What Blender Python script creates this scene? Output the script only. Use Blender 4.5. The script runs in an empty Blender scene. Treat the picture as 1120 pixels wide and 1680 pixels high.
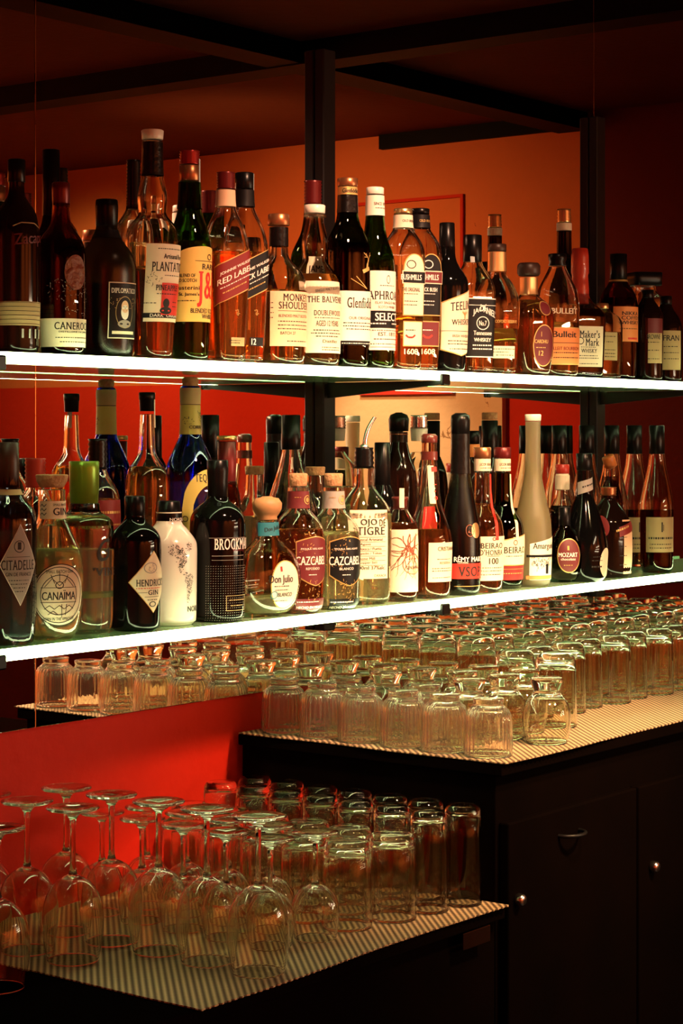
import bpy, bmesh, math, random
import numpy as np
from mathutils import Vector, Matrix
random.seed(7)
PI = math.pi
S = bpy.context.scene
COL = S.collection
# ------------------------------------------------------------------ camera
FPX = 3322.0                       # focal length in pixels of the 1120x1680 frame
HZ = 715.0                         # pixel row of the horizon
CAMZ = 1.60
FW = (0.794, 0.608)                # view direction on the floor plan
cam = bpy.data.cameras.new('camera'); camo = bpy.data.objects.new('camera', cam); COL.objects.link(camo)
camo.location = (0, 0, CAMZ)
camo.rotation_euler = (PI / 2, 0, math.atan2(FW[1], FW[0]) - PI / 2)
cam.sensor_width = 36; cam.lens = FPX * 36 / 1680
cam.shift_y = -(840 - HZ) / 1680
cam.clip_start = 0.05
S.camera = camo
# ------------------------------------------------------------------ world, exposure
w = bpy.data.worlds.new('world'); S.world = w; w.use_nodes = True
w.node_tree.nodes['Background'].inputs[0].default_value = (0.02, 0.006, 0.004, 1)
w.node_tree.nodes['Background'].inputs[1].default_value = 0.3
S.view_settings.view_transform = 'Standard'; S.view_settings.look = 'None'
S.view_settings.gamma = 1; S.view_settings.use_curve_mapping = False
S.view_settings.exposure = 0.0
cy = S.cycles
cy.max_bounces = 30; cy.transmission_bounces = 28; cy.glossy_bounces = 12; cy.diffuse_bounces = 3
cy.transparent_max_bounces = 12
cy.caustics_reflective = True; cy.caustics_refractive = True; cy.blur_glossy = 0.6
cy.sample_clamp_indirect = 6.0; cy.sample_clamp_direct = 0
cy.use_denoising = True
# ------------------------------------------------------------------ lamps of the room and added fills
def lamp(name, kind, loc, target, energy, color, **kw):
    l = bpy.data.lights.new(name, kind); o = bpy.data.objects.new(name, l); COL.objects.link(o)
    o.location = loc
    if target is not None:
        o.rotation_euler = (Vector(target) - Vector(loc)).to_track_quat('-Z', 'Y').to_euler()
    l.energy = energy; l.color = color
    for k, v in kw.items(): setattr(l, k, v)
    return o
WARM = (1.0, 0.53, 0.32)
lamp('bar_downlight', 'SPOT', (1.95, 0.55, 2.95), (2.68, 1.95, 1.46), 520, WARM, spot_size=math.radians(37), spot_blend=1.0, shadow_soft_size=0.10)
lamp('counter_downlight', 'SPOT', (2.75, 0.3, 2.60), (2.80, 1.80, 1.1), 380, (1.0, 0.60, 0.26), spot_size=math.radians(38), spot_blend=1.0, shadow_soft_size=0.1)
lamp('wall_downlight', 'SPOT', (6.0, -2.0, 2.9), (8.0, -1.7, 1.55), 210, (1.0, 0.46, 0.16), spot_size=math.radians(100), spot_blend=1.0, shadow_soft_size=0.15)
lamp('corner_downlight', 'SPOT', (6.9, -3.1, 2.9), (8.0, -3.5, 2.0), 90, (1.0, 0.72, 0.30), spot_size=math.radians(80), spot_blend=1.0, shadow_soft_size=0.1)
lamp('door_downlight', 'SPOT', (7.0, -1.6, 2.9), (8.0, -1.55, 1.2), 170, (1.0, 0.66, 0.34), spot_size=math.radians(38), spot_blend=0.7, shadow_soft_size=0.1)
lamp('ceiling_uplight', 'SPOT', (6.5, -1.7, 2.1), (6.95, -1.65, 3.07), 24, (1.0, 0.50, 0.15), spot_size=math.radians(66), spot_blend=1.0, shadow_soft_size=0.2)
# added unseen strip lights that put streak highlights on the glasses
for k_, (x_, y_, z_) in enumerate(((3.30, 0.15, 1.30), (3.45, -0.05, 1.46), (3.60, -0.25, 1.66), (3.10, -0.2, 1.9))):
    lamp('streak_light', 'AREA', (x_, y_, z_), (2.2, 1.75, 1.0), 4, (1.0, 0.78, 0.50), shape='RECTANGLE', size=0.8, size_y=0.022)
# added unseen fill spots: brighten the long wall that the bottles refract
for k_, x_ in enumerate((0.5, 2.8, 5.0)):
    lamp('room_fill', 'SPOT', (x_, -3.2, 2.9), (x_, -4.6, 1.6), 520, (1.0, 0.55, 0.24), spot_size=math.radians(110), spot_blend=0.8, shadow_soft_size=0.12)
lamp('room_fill', 'SPOT', (-0.9, -0.5, 2.9), (-2.1, -0.5, 1.5), 200, (1.0, 0.50, 0.2), spot_size=math.radians(110), spot_blend=0.8, shadow_soft_size=0.12)  # added fill spot on the left wall, also unseen

# ------------------------------------------------------------------ materials
MATS = {}
def pmat(name, base, rough=0.5, metal=0.0, trans=0.0, ior=1.45, emis=None, estr=0.0, coat=0.0, noise=None, bump=None, spec=None):
    if name in MATS: return MATS[name]
    m = bpy.data.materials.new(name); m.use_nodes = True; nt = m.node_tree
    b = nt.nodes['Principled BSDF']
    b.inputs['Base Color'].default_value = (*base, 1); b.inputs['Roughness'].default_value = rough
    b.inputs['Metallic'].default_value = metal; b.inputs['Transmission Weight'].default_value = trans
    b.inputs['IOR'].default_value = ior; b.inputs['Coat Weight'].default_value = coat
    if spec is not None: b.inputs['Specular IOR Level'].default_value = spec
    if emis: b.inputs['Emission Color'].default_value = (*emis, 1); b.inputs['Emission Strength'].default_value = estr
    tc = None
    if noise or bump:
        tc = nt.nodes.new('ShaderNodeTexCoord')
    if noise:                                    # (scale, second colour, detail)
        n = nt.nodes.new('ShaderNodeTexNoise'); n.inputs['Scale'].default_value = noise[0]; n.inputs['Detail'].default_value = 6
        nt.links.new(tc.outputs['Object'], n.inputs['Vector'])
        r = nt.nodes.new('ShaderNodeValToRGB'); r.color_ramp.elements[0].position = 0.35; r.color_ramp.elements[1].position = 0.65
        r.color_ramp.elements[0].color = (*base, 1); r.color_ramp.elements[1].color = (*noise[1], 1)
        nt.links.new(n.outputs['Fac'], r.inputs['Fac']); nt.links.new(r.outputs['Color'], b.inputs['Base Color'])
    if bump:                                     # (scale, strength)
        n = nt.nodes.new('ShaderNodeTexNoise'); n.inputs['Scale'].default_value = bump[0]; n.inputs['Detail'].default_value = 4
        nt.links.new(tc.outputs['Object'], n.inputs['Vector'])
        bp = nt.nodes.new('ShaderNodeBump'); bp.inputs['Strength'].default_value = bump[1]; bp.inputs['Distance'].default_value = 0.01
        nt.links.new(n.outputs['Fac'], bp.inputs['Height']); nt.links.new(bp.outputs['Normal'], b.inputs['Normal'])
    MATS[name] = m; return m

def glass(name, col, rough=0.0, ior=1.46, trans=1.0): return pmat(name, col, rough, 0, trans, ior)
M = {
 'clear': glass('clear_glass', (0.97, 0.99, 0.96)),
 'green': glass('green_glass', (0.10, 0.30, 0.05)),
 'dgreen': glass('dark_green_glass', (0.05, 0.14, 0.03)),
 'olive': glass('olive_glass', (0.16, 0.15, 0.03), 0.12),
 'oliver': glass('frosted_olive_glass', (0.16, 0.15, 0.045), 0.25),
 'amberg': glass('amber_glass', (0.35, 0.10, 0.02)),
 'blueg': glass('blue_glass', (0.03, 0.05, 0.55)),
 'fluteb': glass('smoky_blue_glass', (0.16, 0.19, 0.24)),
 'gtop': glass('pale_green_glass', (0.55, 0.80, 0.35)),
 'frost': glass('frosted_glass', (0.88, 0.80, 0.55), 0.42, 1.46, 0.93),
 'black': pmat('black_glass', (0.002, 0.002, 0.002), 0.07, spec=0.3),
 'brownb': pmat('dark_brown_glass', (0.008, 0.003, 0.002), 0.09, spec=0.3),
 'ceramic': pmat('white_ceramic', (0.85, 0.78, 0.70), 0.22, coat=0.5),
 'whisky': glass('amber_whisky', (0.96, 0.42, 0.10), 0, 1.34, 0.96),
 'rum': glass('red_amber_rum', (0.78, 0.20, 0.06), 0, 1.34, 0.93),
 'dark': glass('dark_liqueur', (0.10, 0.025, 0.012), 0, 1.34),
 'water': glass('clear_spirit', (0.95, 0.97, 0.74), 0, 1.34, 0.87),
 'gold_l': glass('pale_gold_spirit', (0.95, 0.90, 0.50), 0, 1.34, 0.84),
 'capblack': pmat('black_cap_plastic', (0.0035, 0.0033, 0.0035), 0.28, spec=0.25),
 'foilblack': pmat('black_foil', (0.004, 0.0035, 0.0035), 0.28, 0.0, spec=0.35, bump=(120, 0.12)),
 'capred': pmat('red_metal_cap', (0.30, 0.02, 0.015), 0.30, 0.55),
 'capdred': pmat('dark_red_cap', (0.13, 0.012, 0.012), 0.32, 0.4),
 'wax': pmat('red_wax', (0.50, 0.04, 0.02), 0.30, coat=0.5, bump=(60, 0.2)),
 'brownwax': pmat('brown_wax', (0.10, 0.018, 0.014), 0.28, coat=0.5, bump=(60, 0.2)),
 'capgold': pmat('gold_metal_cap', (0.75, 0.55, 0.25), 0.28, 0.9),
 'capwhite': pmat('white_cap', (0.80, 0.74, 0.62), 0.35),
 'silver': pmat('silver_metal', (0.80, 0.80, 0.78), 0.22, 1.0),
 'copper': pmat('copper_cap', (0.42, 0.17, 0.07), 0.32, 0.8),
 'cork': pmat('cork', (0.52, 0.30, 0.15), 0.85, noise=(90, (0.38, 0.19, 0.085)), bump=(160, 0.4)),
 'wood': pmat('turned_wood', (0.55, 0.31, 0.14), 0.5, noise=(30, (0.44, 0.22, 0.09))),
 'dwood': pmat('dark_wood_stopper', (0.05, 0.022, 0.014), 0.4, noise=(40, (0.025, 0.012, 0.008))),
 'capgreen': pmat('green_metal_cap', (0.20, 0.34, 0.03), 0.28, 0.45),
 'capcherry': pmat('bright_red_cap', (0.42, 0.03, 0.02), 0.35),
 'caporange': pmat('orange_stopper', (0.55, 0.14, 0.03), 0.35),
 'cream': pmat('cream_paper', (0.78, 0.66, 0.48), 0.65),
 'white': pmat('white_paper', (0.83, 0.76, 0.62), 0.6),
 'tan': pmat('tan_paper', (0.42, 0.30, 0.14), 0.7),
 'grey': pmat('grey_paper', (0.34, 0.30, 0.27), 0.7),
 'peach': pmat('peach_paper', (0.80, 0.52, 0.32), 0.6),
 'yellow': pmat('yellow_paper', (0.85, 0.56, 0.14), 0.55),
 'orange': pmat('orange_paper', (0.75, 0.24, 0.07), 0.55),
 'lred': pmat('red_print', (0.62, 0.03, 0.02), 0.5),
 'ldred': pmat('dark_red_paper', (0.20, 0.012, 0.012), 0.5),
 'lblack': pmat('black_paper', (0.006, 0.0055, 0.006), 0.45, spec=0.3),
 'teal': pmat('teal_paper', (0.02, 0.19, 0.25), 0.5),
 'olivep': pmat('olive_yellow_paper', (0.50, 0.40, 0.09), 0.5),
 'maroon': pmat('maroon_paper', (0.13, 0.014, 0.018), 0.5),
 'ink': pmat('black_ink', (0.012, 0.009, 0.008), 0.6),
 'gold': pmat('gold_ink', (0.62, 0.40, 0.13), 0.4, 0.5),
 'whiteink': pmat('white_ink', (0.85, 0.80, 0.72), 0.5),
 'sealbrown': pmat('brown_seal', (0.22, 0.06, 0.03), 0.4, bump=(90, 0.8)),
 'greenband': pmat('green_band', (0.14, 0.22, 0.03), 0.5),
 'striplab': pmat('duty_strip', (0.45, 0.50, 0.48), 0.5),
 'led': pmat('led_strip_light', (0.9, 1, 0.85), 0.5, emis=(0.82, 1.0, 0.50), estr=18.0),
 'shelfg': glass('green_shelf_glass', (0.60, 0.92, 0.62), 0.08, 1.46, 0.45),
 'steelblack': pmat('black_steel', (0.006, 0.0055, 0.0055), 0.4, 0.0, spec=0.3),
 'trim': pmat('black_trim', (0.0012, 0.001, 0.001), 0.6, spec=0.1),
 'mirror': pmat('mirror_silver', (0.86, 0.86, 0.84), 0.0, 1.0),
 'blackwood': pmat('black_lacquer', (0.0022, 0.0014, 0.0012), 0.5, noise=(6, (0.003, 0.0016, 0.0012)), spec=0.0),
}
# tumbler glass
M['tumbler'] = glass('tumbler_glass', (0.975, 0.99, 0.91), 0.0, 1.47)
M['ribbedg'] = glass('ribbed_tumbler_glass', (0.99, 0.96, 0.86), 0.0, 1.47, 0.982)

# plaster walls: base colour varies with scuffs and chipped cracks
def plaster(name, c1, c2, crack, rough=0.75, cracks=True):
    m = bpy.data.materials.new(name); m.use_nodes = True; nt = m.node_tree; L = nt.links.new
    b = nt.nodes['Principled BSDF']; b.inputs['Roughness'].default_value = rough; b.inputs['Specular IOR Level'].default_value = 0.15
    tc = nt.nodes.new('ShaderNodeTexCoord')
    n = nt.nodes.new('ShaderNodeTexNoise'); n.inputs['Scale'].default_value = 1.6; n.inputs['Detail'].default_value = 8; n.inputs['Roughness'].default_value = 0.6
    L(tc.outputs['Object'], n.inputs['Vector'])
    mx = nt.nodes.new('ShaderNodeMix'); mx.data_type = 'RGBA'
    mx.inputs['A'].default_value = (*c1, 1); mx.inputs['B'].default_value = (*c2, 1)
    L(n.outputs['Fac'], mx.inputs['Factor'])
    out = mx.outputs['Result']
    if cracks:
        v = nt.nodes.new('ShaderNodeTexNoise'); v.inputs['Scale'].default_value = 3.2; v.inputs['Detail'].default_value = 10; v.inputs['Distortion'].default_value = 1.2
        L(tc.outputs['Object'], v.inputs['Vector'])
        sub = nt.nodes.new('ShaderNodeMath'); sub.operation = 'SUBTRACT'; sub.inputs[1].default_value = 0.5
        ab = nt.nodes.new('ShaderNodeMath'); ab.operation = 'ABSOLUTE'
        lt = nt.nodes.new('ShaderNodeMath'); lt.operation = 'LESS_THAN'; lt.inputs[1].default_value = 0.006
        L(v.outputs['Fac'], sub.inputs[0]); L(sub.outputs[0], ab.inputs[0]); L(ab.outputs[0], lt.inputs[0])
        k = nt.nodes.new('ShaderNodeTexNoise'); k.inputs['Scale'].default_value = 1.7; k.inputs['Detail'].default_value = 2
        L(tc.outputs['Object'], k.inputs['Vector'])
        gt = nt.nodes.new('ShaderNodeMath'); gt.operation = 'GREATER_THAN'; gt.inputs[1].default_value = 0.60
        L(k.outputs['Fac'], gt.inputs[0])
        mu = nt.nodes.new('ShaderNodeMath'); mu.operation = 'MULTIPLY'; L(lt.outputs[0], mu.inputs[0]); L(gt.outputs[0], mu.inputs[1])
        m2 = nt.nodes.new('ShaderNodeMix'); m2.data_type = 'RGBA'; m2.inputs['B'].default_value = (*crack, 1)
        L(mu.outputs[0], m2.inputs['Factor']); L(out, m2.inputs['A']); out = m2.outputs['Result']
    L(out, b.inputs['Base Color'])
    bn = nt.nodes.new('ShaderNodeTexNoise'); bn.inputs['Scale'].default_value = 25; bn.inputs['Detail'].default_value = 5
    L(tc.outputs['Object'], bn.inputs['Vector'])
    bp = nt.nodes.new('ShaderNodeBump'); bp.inputs['Strength'].default_value = 0.25; bp.inputs['Distance'].default_value = 0.01
    L(bn.outputs['Fac'], bp.inputs['Height']); L(bp.outputs['Normal'], b.inputs['Normal'])
    return m
M['orangewall'] = plaster('orange_plaster', (0.66, 0.19, 0.055), (0.52, 0.125, 0.035), (0.20, 0.03, 0.01))
M['redwall'] = plaster('red_plaster', (0.60, 0.032, 0.010), (0.50, 0.022, 0.008), (0.25, 0.01, 0.006), cracks=True)
M['backred'] = plaster('red_paint', (0.55, 0.016, 0.005), (0.46, 0.011, 0.004), (0.3, 0.01, 0.01), 0.6, cracks=False)
M['creamwall'] = plaster('cream_plaster', (0.80, 0.62, 0.40), (0.72, 0.52, 0.32), (0.34, 0.20, 0.10))
M['ceil'] = plaster('brown_ceiling', (0.13, 0.030, 0.013), (0.09, 0.017, 0.008), (0.1, 0.03, 0.02))
M['shadewall'] = plaster('shaded_maroon_wall', (0.12, 0.012, 0.008), (0.09, 0.008, 0.006), (0.03, 0.0, 0.0), cracks=False)  # shade painted into the wall colour
M['floor'] = pmat('dark_floor', (0.02, 0.012, 0.010), 0.5, noise=(3, (0.03, 0.016, 0.012)))

# woven bar mat: rows of little holes running diagonally
def matmat():
    m = bpy.data.materials.new('woven_mat'); m.use_nodes = True; nt = m.node_tree; L = nt.links.new
    b = nt.nodes['Principled BSDF']; b.inputs['Roughness'].default_value = 0.7
    tc = nt.nodes.new('ShaderNodeTexCoord'); sp = nt.nodes.new('ShaderNodeSeparateXYZ'); L(tc.outputs['Object'], sp.inputs[0])
    def mth(op, a, bb=None, val=None):
        n = nt.nodes.new('ShaderNodeMath'); n.operation = op
        if isinstance(a, float): n.inputs[0].default_value = a
        else: L(a, n.inputs[0])
        if bb is not None: L(bb, n.inputs[1])
        if val is not None: n.inputs[1].default_value = val
        return n.outputs[0]
    P = 0.0060
    kx = mth('MULTIPLY', sp.outputs[0], val=2 * PI / P); ky = mth('MULTIPLY', sp.outputs[1], val=2 * PI / P)
    d1 = mth('SINE', mth('MULTIPLY', mth('SUBTRACT', kx, ky), val=0.5)); d2 = mth('SINE', mth('MULTIPLY', mth('ADD', kx, ky), val=0.8))
    s = mth('ADD', d1, mth('MULTIPLY', d2, val=0.8))
    mr = nt.nodes.new('ShaderNodeMapRange'); mr.inputs['From Min'].default_value = -0.3; mr.inputs['From Max'].default_value = 0.5
    L(s, mr.inputs['Value'])
    mx = nt.nodes.new('ShaderNodeMix'); mx.data_type = 'RGBA'; L(mr.outputs[0], mx.inputs['Factor'])
    mx.inputs['A'].default_value = (0.10, 0.055, 0.025, 1); mx.inputs['B'].default_value = (0.66, 0.46, 0.25, 1)
    L(mx.outputs['Result'], b.inputs['Base Color'])
    bp = nt.nodes.new('ShaderNodeBump'); bp.inputs['Strength'].default_value = 0.7; bp.inputs['Distance'].default_value = 0.002
    L(mr.outputs[0], bp.inputs['Height']); L(bp.outputs['Normal'], b.inputs['Normal'])
    return m
M['mat'] = matmat()

# ------------------------------------------------------------------ mesh helpers
def mesh_obj(name, verts, faces, mat, parent=None, smooth=True, loc=None):
    me = bpy.data.meshes.new(name); me.from_pydata([tuple(v) for v in verts], [], faces); me.update()
    if mat is not None: me.materials.append(mat)
    if smooth:
        me.polygons.foreach_set('use_smooth', [True] * len(me.polygons))
    o = bpy.data.objects.new(name, me); COL.objects.link(o)
    if parent is not None: o.parent = parent
    if loc is not None: o.location = loc
    return o
def boxdata(x0, x1, y0, y1, z0, z1):
    v = [(x0,y0,z0),(x1,y0,z0),(x1,y1,z0),(x0,y1,z0),(x0,y0,z1),(x1,y0,z1),(x1,y1,z1),(x0,y1,z1)]
    f = [(0,3,2,1),(4,5,6,7),(0,1,5,4),(1,2,6,5),(2,3,7,6),(3,0,4,7)]
    return v, f
def box(name, b, mat, parent=None, bev=0.0):
    v, f = boxdata(*b)
    o = mesh_obj(name, v, f, mat, parent, smooth=False)
    if bev:
        md = o.modifiers.new('bevel', 'BEVEL'); md.width = bev; md.segments = 2
    return o
def tag(o, label=None, cat=None, group=None, kind=None):
    if label: o['label'] = label
    if cat: o['category'] = cat
    if group: o['group'] = group
    if kind: o['kind'] = kind
    return o
def empty(name, loc, rz=0):
    o = bpy.data.objects.new(name, None); COL.objects.link(o); o.location = loc; o.rotation_euler = (0, 0, rz); o.empty_display_size = 0.02
    return o
def copy_tree(o, parent=None):
    c = o.copy(); COL.objects.link(c); c.parent = parent
    for ch in o.children: copy_tree(ch, c)
    return c
def chaikin(pts, it=2):
    pts = [tuple(p) for p in pts]
    for _ in range(it):
        out = [pts[0]]
        for a, b in zip(pts[:-1], pts[1:]):
            L = math.hypot(b[0]-a[0], b[1]-a[1])
            t = min(0.25, 0.005 / max(L, 1e-9)) if it else 0.25
            t = max(t, 0.04)
            out.append(tuple(a[i] + (b[i]-a[i]) * t for i in range(len(a)))); out.append(tuple(b[i] - (b[i]-a[i]) * t for i in range(len(a))))
        out.append(pts[-1]); pts = out
    return pts
def lathe_data(prof, N=36, flute=None, closed_top=True, closed_bot=True):
    """prof: list of (z, r) ; returns verts, faces"""
    V = []; F = []
    for (z, r) in prof:
        for i in range(N):
            a = 2*PI*i/N
            rr = r * (1 + (flute(z, a) if flute else 0))
            V.append((rr*math.cos(a), rr*math.sin(a), z))
    for k in range(len(prof)-1):
        for i in range(N):
            j = (i+1) % N
            F.append((k*N+i, k*N+j, (k+1)*N+j, (k+1)*N+i))
    up = prof[-1][0] >= prof[0][0]
    if closed_bot: F.append(tuple(reversed(range(N))))
    if closed_top: F.append(tuple(range((len(prof)-1)*N, len(prof)*N)))
    return V, F

# ------------------------------------------------------------------ where a thing stands: picture column + distance of its row -> floor plan
WY = 2.125                          # mirror plane
SH = {'U': (1.7054, 1.6905), 'L': (1.332, 1.3175)}
def plan(px, Y):
    q = (px - 560) / FPX
    t = (FW[0] + FW[1]*q) / (FW[1] - FW[0]*q)
    X = t * Y
    return X, X*FW[0] + Y*FW[1]

# ------------------------------------------------------------------ lettering
TXT = {}
def text_mesh(s, bold=0.0):
    """letters as flat triangles; a leading * adds slab serifs; cut into narrow strips so that they can follow a round bottle"""
    key = (s, bold)
    if key in TXT: return TXT[key]
    serif = s.startswith('*'); st = s.lstrip('*')
    c = bpy.data.curves.new('lettering', 'FONT'); c.body = st; c.size = 1; c.resolution_u = 3
    c.align_x = 'CENTER'; c.align_y = 'CENTER'
    if serif: c.space_character = 1.12
    o = bpy.data.objects.new('lettering', c); COL.objects.link(o)
    dg = bpy.context.evaluated_depsgraph_get(); dg.update()
    me = bpy.data.meshes.new_from_object(o.evaluated_get(dg))
    bm = bmesh.new(); bm.from_mesh(me)
    ys_ = [v.co.y for v in bm.verts] or [0]
    if serif:
        hi = np.percentile(ys_, 99); lo_ = np.percentile(ys_, 1); bars = []
        for e in bm.edges:
            p, q = e.verts[0].co, e.verts[1].co
            if abs(p.y-q.y) < 0.004 and 0.04 < abs(p.x-q.x) < 0.24 and len(e.link_faces) == 1:
                if p.y < lo_ + 0.05 or p.y > hi - 0.05: bars.append((min(p.x, q.x)-0.055, max(p.x, q.x)+0.055, p.y, 1 if p.y < (hi+lo_)/2 else -1))
        for x0, x1, y, sg in bars:
            vs = [bm.verts.new((x, yy, 0)) for x, yy in ((x0, y), (x1, y), (x1, y+sg*0.045), (x0, y+sg*0.045))]
            bm.faces.new(vs if sg > 0 else vs[::-1])
    xs_ = [v.co.x for v in bm.verts] or [0]
    x = min(xs_) + 0.2
    while x < max(xs_):
        bmesh.ops.bisect_plane(bm, geom=bm.verts[:] + bm.edges[:] + bm.faces[:], plane_co=(x, 0, 0), plane_no=(1, 0, 0)); x += 0.2
    bmesh.ops.triangulate(bm, faces=bm.faces[:])
    bm.to_mesh(me); bm.free()
    v = np.array([x.co[:2] for x in me.vertices]) if len(me.vertices) else np.zeros((1, 2))
    f = [tuple(p.vertices) for p in me.polygons]
    if bold:                                     # heavier strokes
        n_ = len(v); f = [tuple(i + n_*k for i in q) for k in range(2) for q in f]
        v = np.concatenate([v + np.array([bold*sx_, 0]) for sx_ in (-1, 1)])
    bpy.data.objects.remove(o); bpy.data.curves.remove(c); bpy.data.meshes.remove(me)
    v = v - (v.max(0) + v.min(0)) / 2
    TXT[key] = (v, f, v[:,0].max()*2, v[:,1].max()*2)
    return TXT[key]

# ------------------------------------------------------------------ bottles
BOT = []
class Bottle:
    def __init__(s, name, label, cx, Y, shelf, prof, phi=38, glass='clear', liquid=None, rho=1.0, n=2.0, cat='bottle', group=None, flute=None, solid=False, thick=0.0028, rad=None):
        s.X, s.d = plan(cx, Y); s.Y = Y; s.s = s.d / FPX; s.zs = SH[shelf][0]; s.phi = math.radians(phi)
        c = Vector((-s.X, -s.Y)).normalized(); R = Vector((-c.y, c.x))
        if R.dot(Vector((FW[1], -FW[0]))) < 0: R = -R
        dv = c*math.cos(s.phi) + R*math.sin(s.phi)
        s.rz = math.atan2(dv.y, dv.x) + PI/2
        s.rho, s.n = rho, n
        s.root = empty(name, (s.X, s.Y, s.zs + 0.0004), s.rz)
        tag(s.root, label, cat, group)
        pts = []
        for p in prof:
            z = s.zat(p[0]); pts.append((z, p[1]*s.s, p[2] if len(p) > 2 else 1.0))
        pts[0] = (0.0, pts[0][1], pts[0][2])
        b0 = pts[0]
        pts = [(0.0, b0[1]*0.90, b0[2]), (0.004, b0[1], b0[2])] + pts[1:]
        s.prof = chaikin(pts, 2)
        zz = np.array([p[0] for p in s.prof]); s.zz = np.maximum.accumulate(zz); s.hw = np.array([p[1] for p in s.prof]); s.kk = np.array([p[2] for p in s.prof])
        s.cache = {}
        N = 64 if flute else 44
        s.N = N
        m = M[glass]
        V, F = s.loft(s.prof, N, 0, flute)
        if solid:
            F.append(tuple(range((len(s.prof)-1)*N, len(s.prof)*N)))
            mesh_obj('body', V, F, m, s.root)
        else:
            inner = [(max(p[0], 0.007), max(p[1]-thick, 0.003), p[2]) for p in s.prof if p[0] > 0.0041]
            inner = [(0.007, inner[0][1]*0.8, inner[0][2])] + inner
            V2, F2 = s.loft(inner, N, 0, None)
            o = len(V); V += V2
            F += [tuple(o + i for i in reversed(f)) for f in F2]
            a0 = (len(s.prof)-1)*N; b0_ = o + (len(inner)-1)*N
            for i in range(N):
                j = (i+1) % N; F.append((a0+i, a0+j, b0_+j, b0_+i))
            mesh_obj('body', V, F, m, s.root)
            if liquid:
                zl = s.zat(liquid[0]); lp = [p for p in inner if p[0] < zl]
                A = s.ring(zl)
                last = (zl, np.interp(zl, s.zz, s.hw)-thick, np.interp(zl, s.zz, s.kk))
                lp = [(p[0]-(0.0006 if i == 0 else 0), p[1]+0.0004, p[2]) for i, p in enumerate(lp)] + [(last[0], last[1]+0.0004, last[2])]
                V, F = s.loft(lp, N, 0, None); F.append(tuple(range((len(lp)-1)*N, len(lp)*N)))
                mesh_obj('liquid', V, F, M[liquid[1]], s.root)
        BOT.append((s.X, s.Y, float(s.hw.max()), label, shelf))
    def zat(s, y): return CAMZ + (HZ - y) * s.d / FPX - s.zs
    def ab(s, hw, k):
        n = 2 + (s.n-2)*k; rho = 1 + (s.rho-1)*k; m = n/(n-1)
        h = (abs(math.cos(s.phi))**m + abs(rho*math.sin(s.phi))**m)**(1/m)
        A = hw/h
        return A, A*rho, n
    def loft(s, prof, N, off, flute):
        V = []; F = []
        th = [2*PI*i/N for i in range(N)]
        for (z, hw, k) in prof:
            A, B, n = s.ab(hw, k); e = 2/n
            for t in th:
                sn, cs = math.sin(t), math.cos(t)
                x = A*math.copysign(abs(sn)**e, sn); y = -B*math.copysign(abs(cs)**e, cs)
                if flute:
                    g = flute(z, t); x *= g; y *= g
                V.append((x, y, z))
        F.append(tuple(reversed(range(N))))
        for kx in range(len(prof)-1):
            for i in range(N):
                j = (i+1) % N; F.append((kx*N+j, kx*N+i, (kx+1)*N+i, (kx+1)*N+j)[::-1])
        return V, F
    def ring(s, z):
        key = round(z, 4)
        if key in s.cache: return s.cache[key]
        hw = float(np.interp(z, s.zz, s.hw)); k = float(np.interp(z, s.zz, s.kk))
        A, B, n = s.ab(hw, k); e = 2/n
        t = np.linspace(-PI, PI, 721)
        if n > 2.01:                      # denser round the corners
            t = np.sign(t)*np.abs(t)
        x = A*np.sign(np.sin(t))*np.abs(np.sin(t))**e; y = -B*np.sign(np.cos(t))*np.abs(np.cos(t))**e
        ds = np.hypot(np.diff(x), np.diff(y)); sl = np.concatenate([[0], np.cumsum(ds)]); sl -= np.interp(0, t, sl)
        s.cache[key] = (sl, x, y); return s.cache[key]
    def pt(s, a, z, off):
        sl, x, y = s.ring(z)
        px = np.interp(a, sl, x); py = np.interp(a, sl, y)
        e = 0.0012
        tx = np.interp(a+e, sl, x) - np.interp(a-e, sl, x); ty = np.interp(a+e, sl, y) - np.interp(a-e, sl, y)
        L = math.hypot(tx, ty) or 1
        return (float(px + off*ty/L), float(py - off*tx/L), z)
    def patch(s, top, bot, a0, a1, off, nc=26, nr=4):
        V = []; F = []
        for i in range(nc+1):
            a = a0 + (a1-a0)*i/nc; u = -1 + 2*i/nc
            z1, z0 = top(u), bot(u)
            for r in range(nr+1):
                V.append(s.pt(a, z0 + (z1-z0)*r/nr, off))
        for i in range(nc):
            for r in range(nr):
                k = i*(nr+1)+r; F.append((k, k+nr+1, k+nr+2, k+1))
        return V, F
    def cap(s, name, pts, mat, label=None, sq=0, ridges=0):
        pts = [(s.zat(y), hw*s.s) for y, hw in pts]
        if ridges:
            (z0, r0), (z1, r1) = pts[0], pts[-1]; pts = []
            for i in range(ridges*2+1):
                f = i/(ridges*2); pts.append((z0+(z1-z0)*f, (r0+(r1-r0)*f)*(1.0 if i % 2 == 0 else 0.89)))
            pts.append((z1+0.0006, r1*0.9))
        else:
            pts = [(pts[0][0], pts[0][1]*0.96)] + [(pts[0][0]+0.0008, pts[0][1])] + pts[1:-1] + [(pts[-1][0]-0.0012, pts[-1][1]), (pts[-1][0], pts[-1][1]-0.0015)]
        if sq:
            A = []
            sv = (s.rho, s.n, s.phi); s.rho, s.n = 1, sq
            V, F = s.loft([(z, r, 1) for z, r in pts], 44, 0, None); s.rho, s.n, s.phi = sv
            F.append(tuple(range((len(pts)-1)*44, len(pts)*44)))
        else:
            V, F = lathe_data(pts, 32)
        o = mesh_obj(name, V, F, M[mat], s.root)
        for p in o.data.polygons:
            if len(p.vertices) > 4: p.use_smooth = False
        if label: o['label'] = label
        return o
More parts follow.
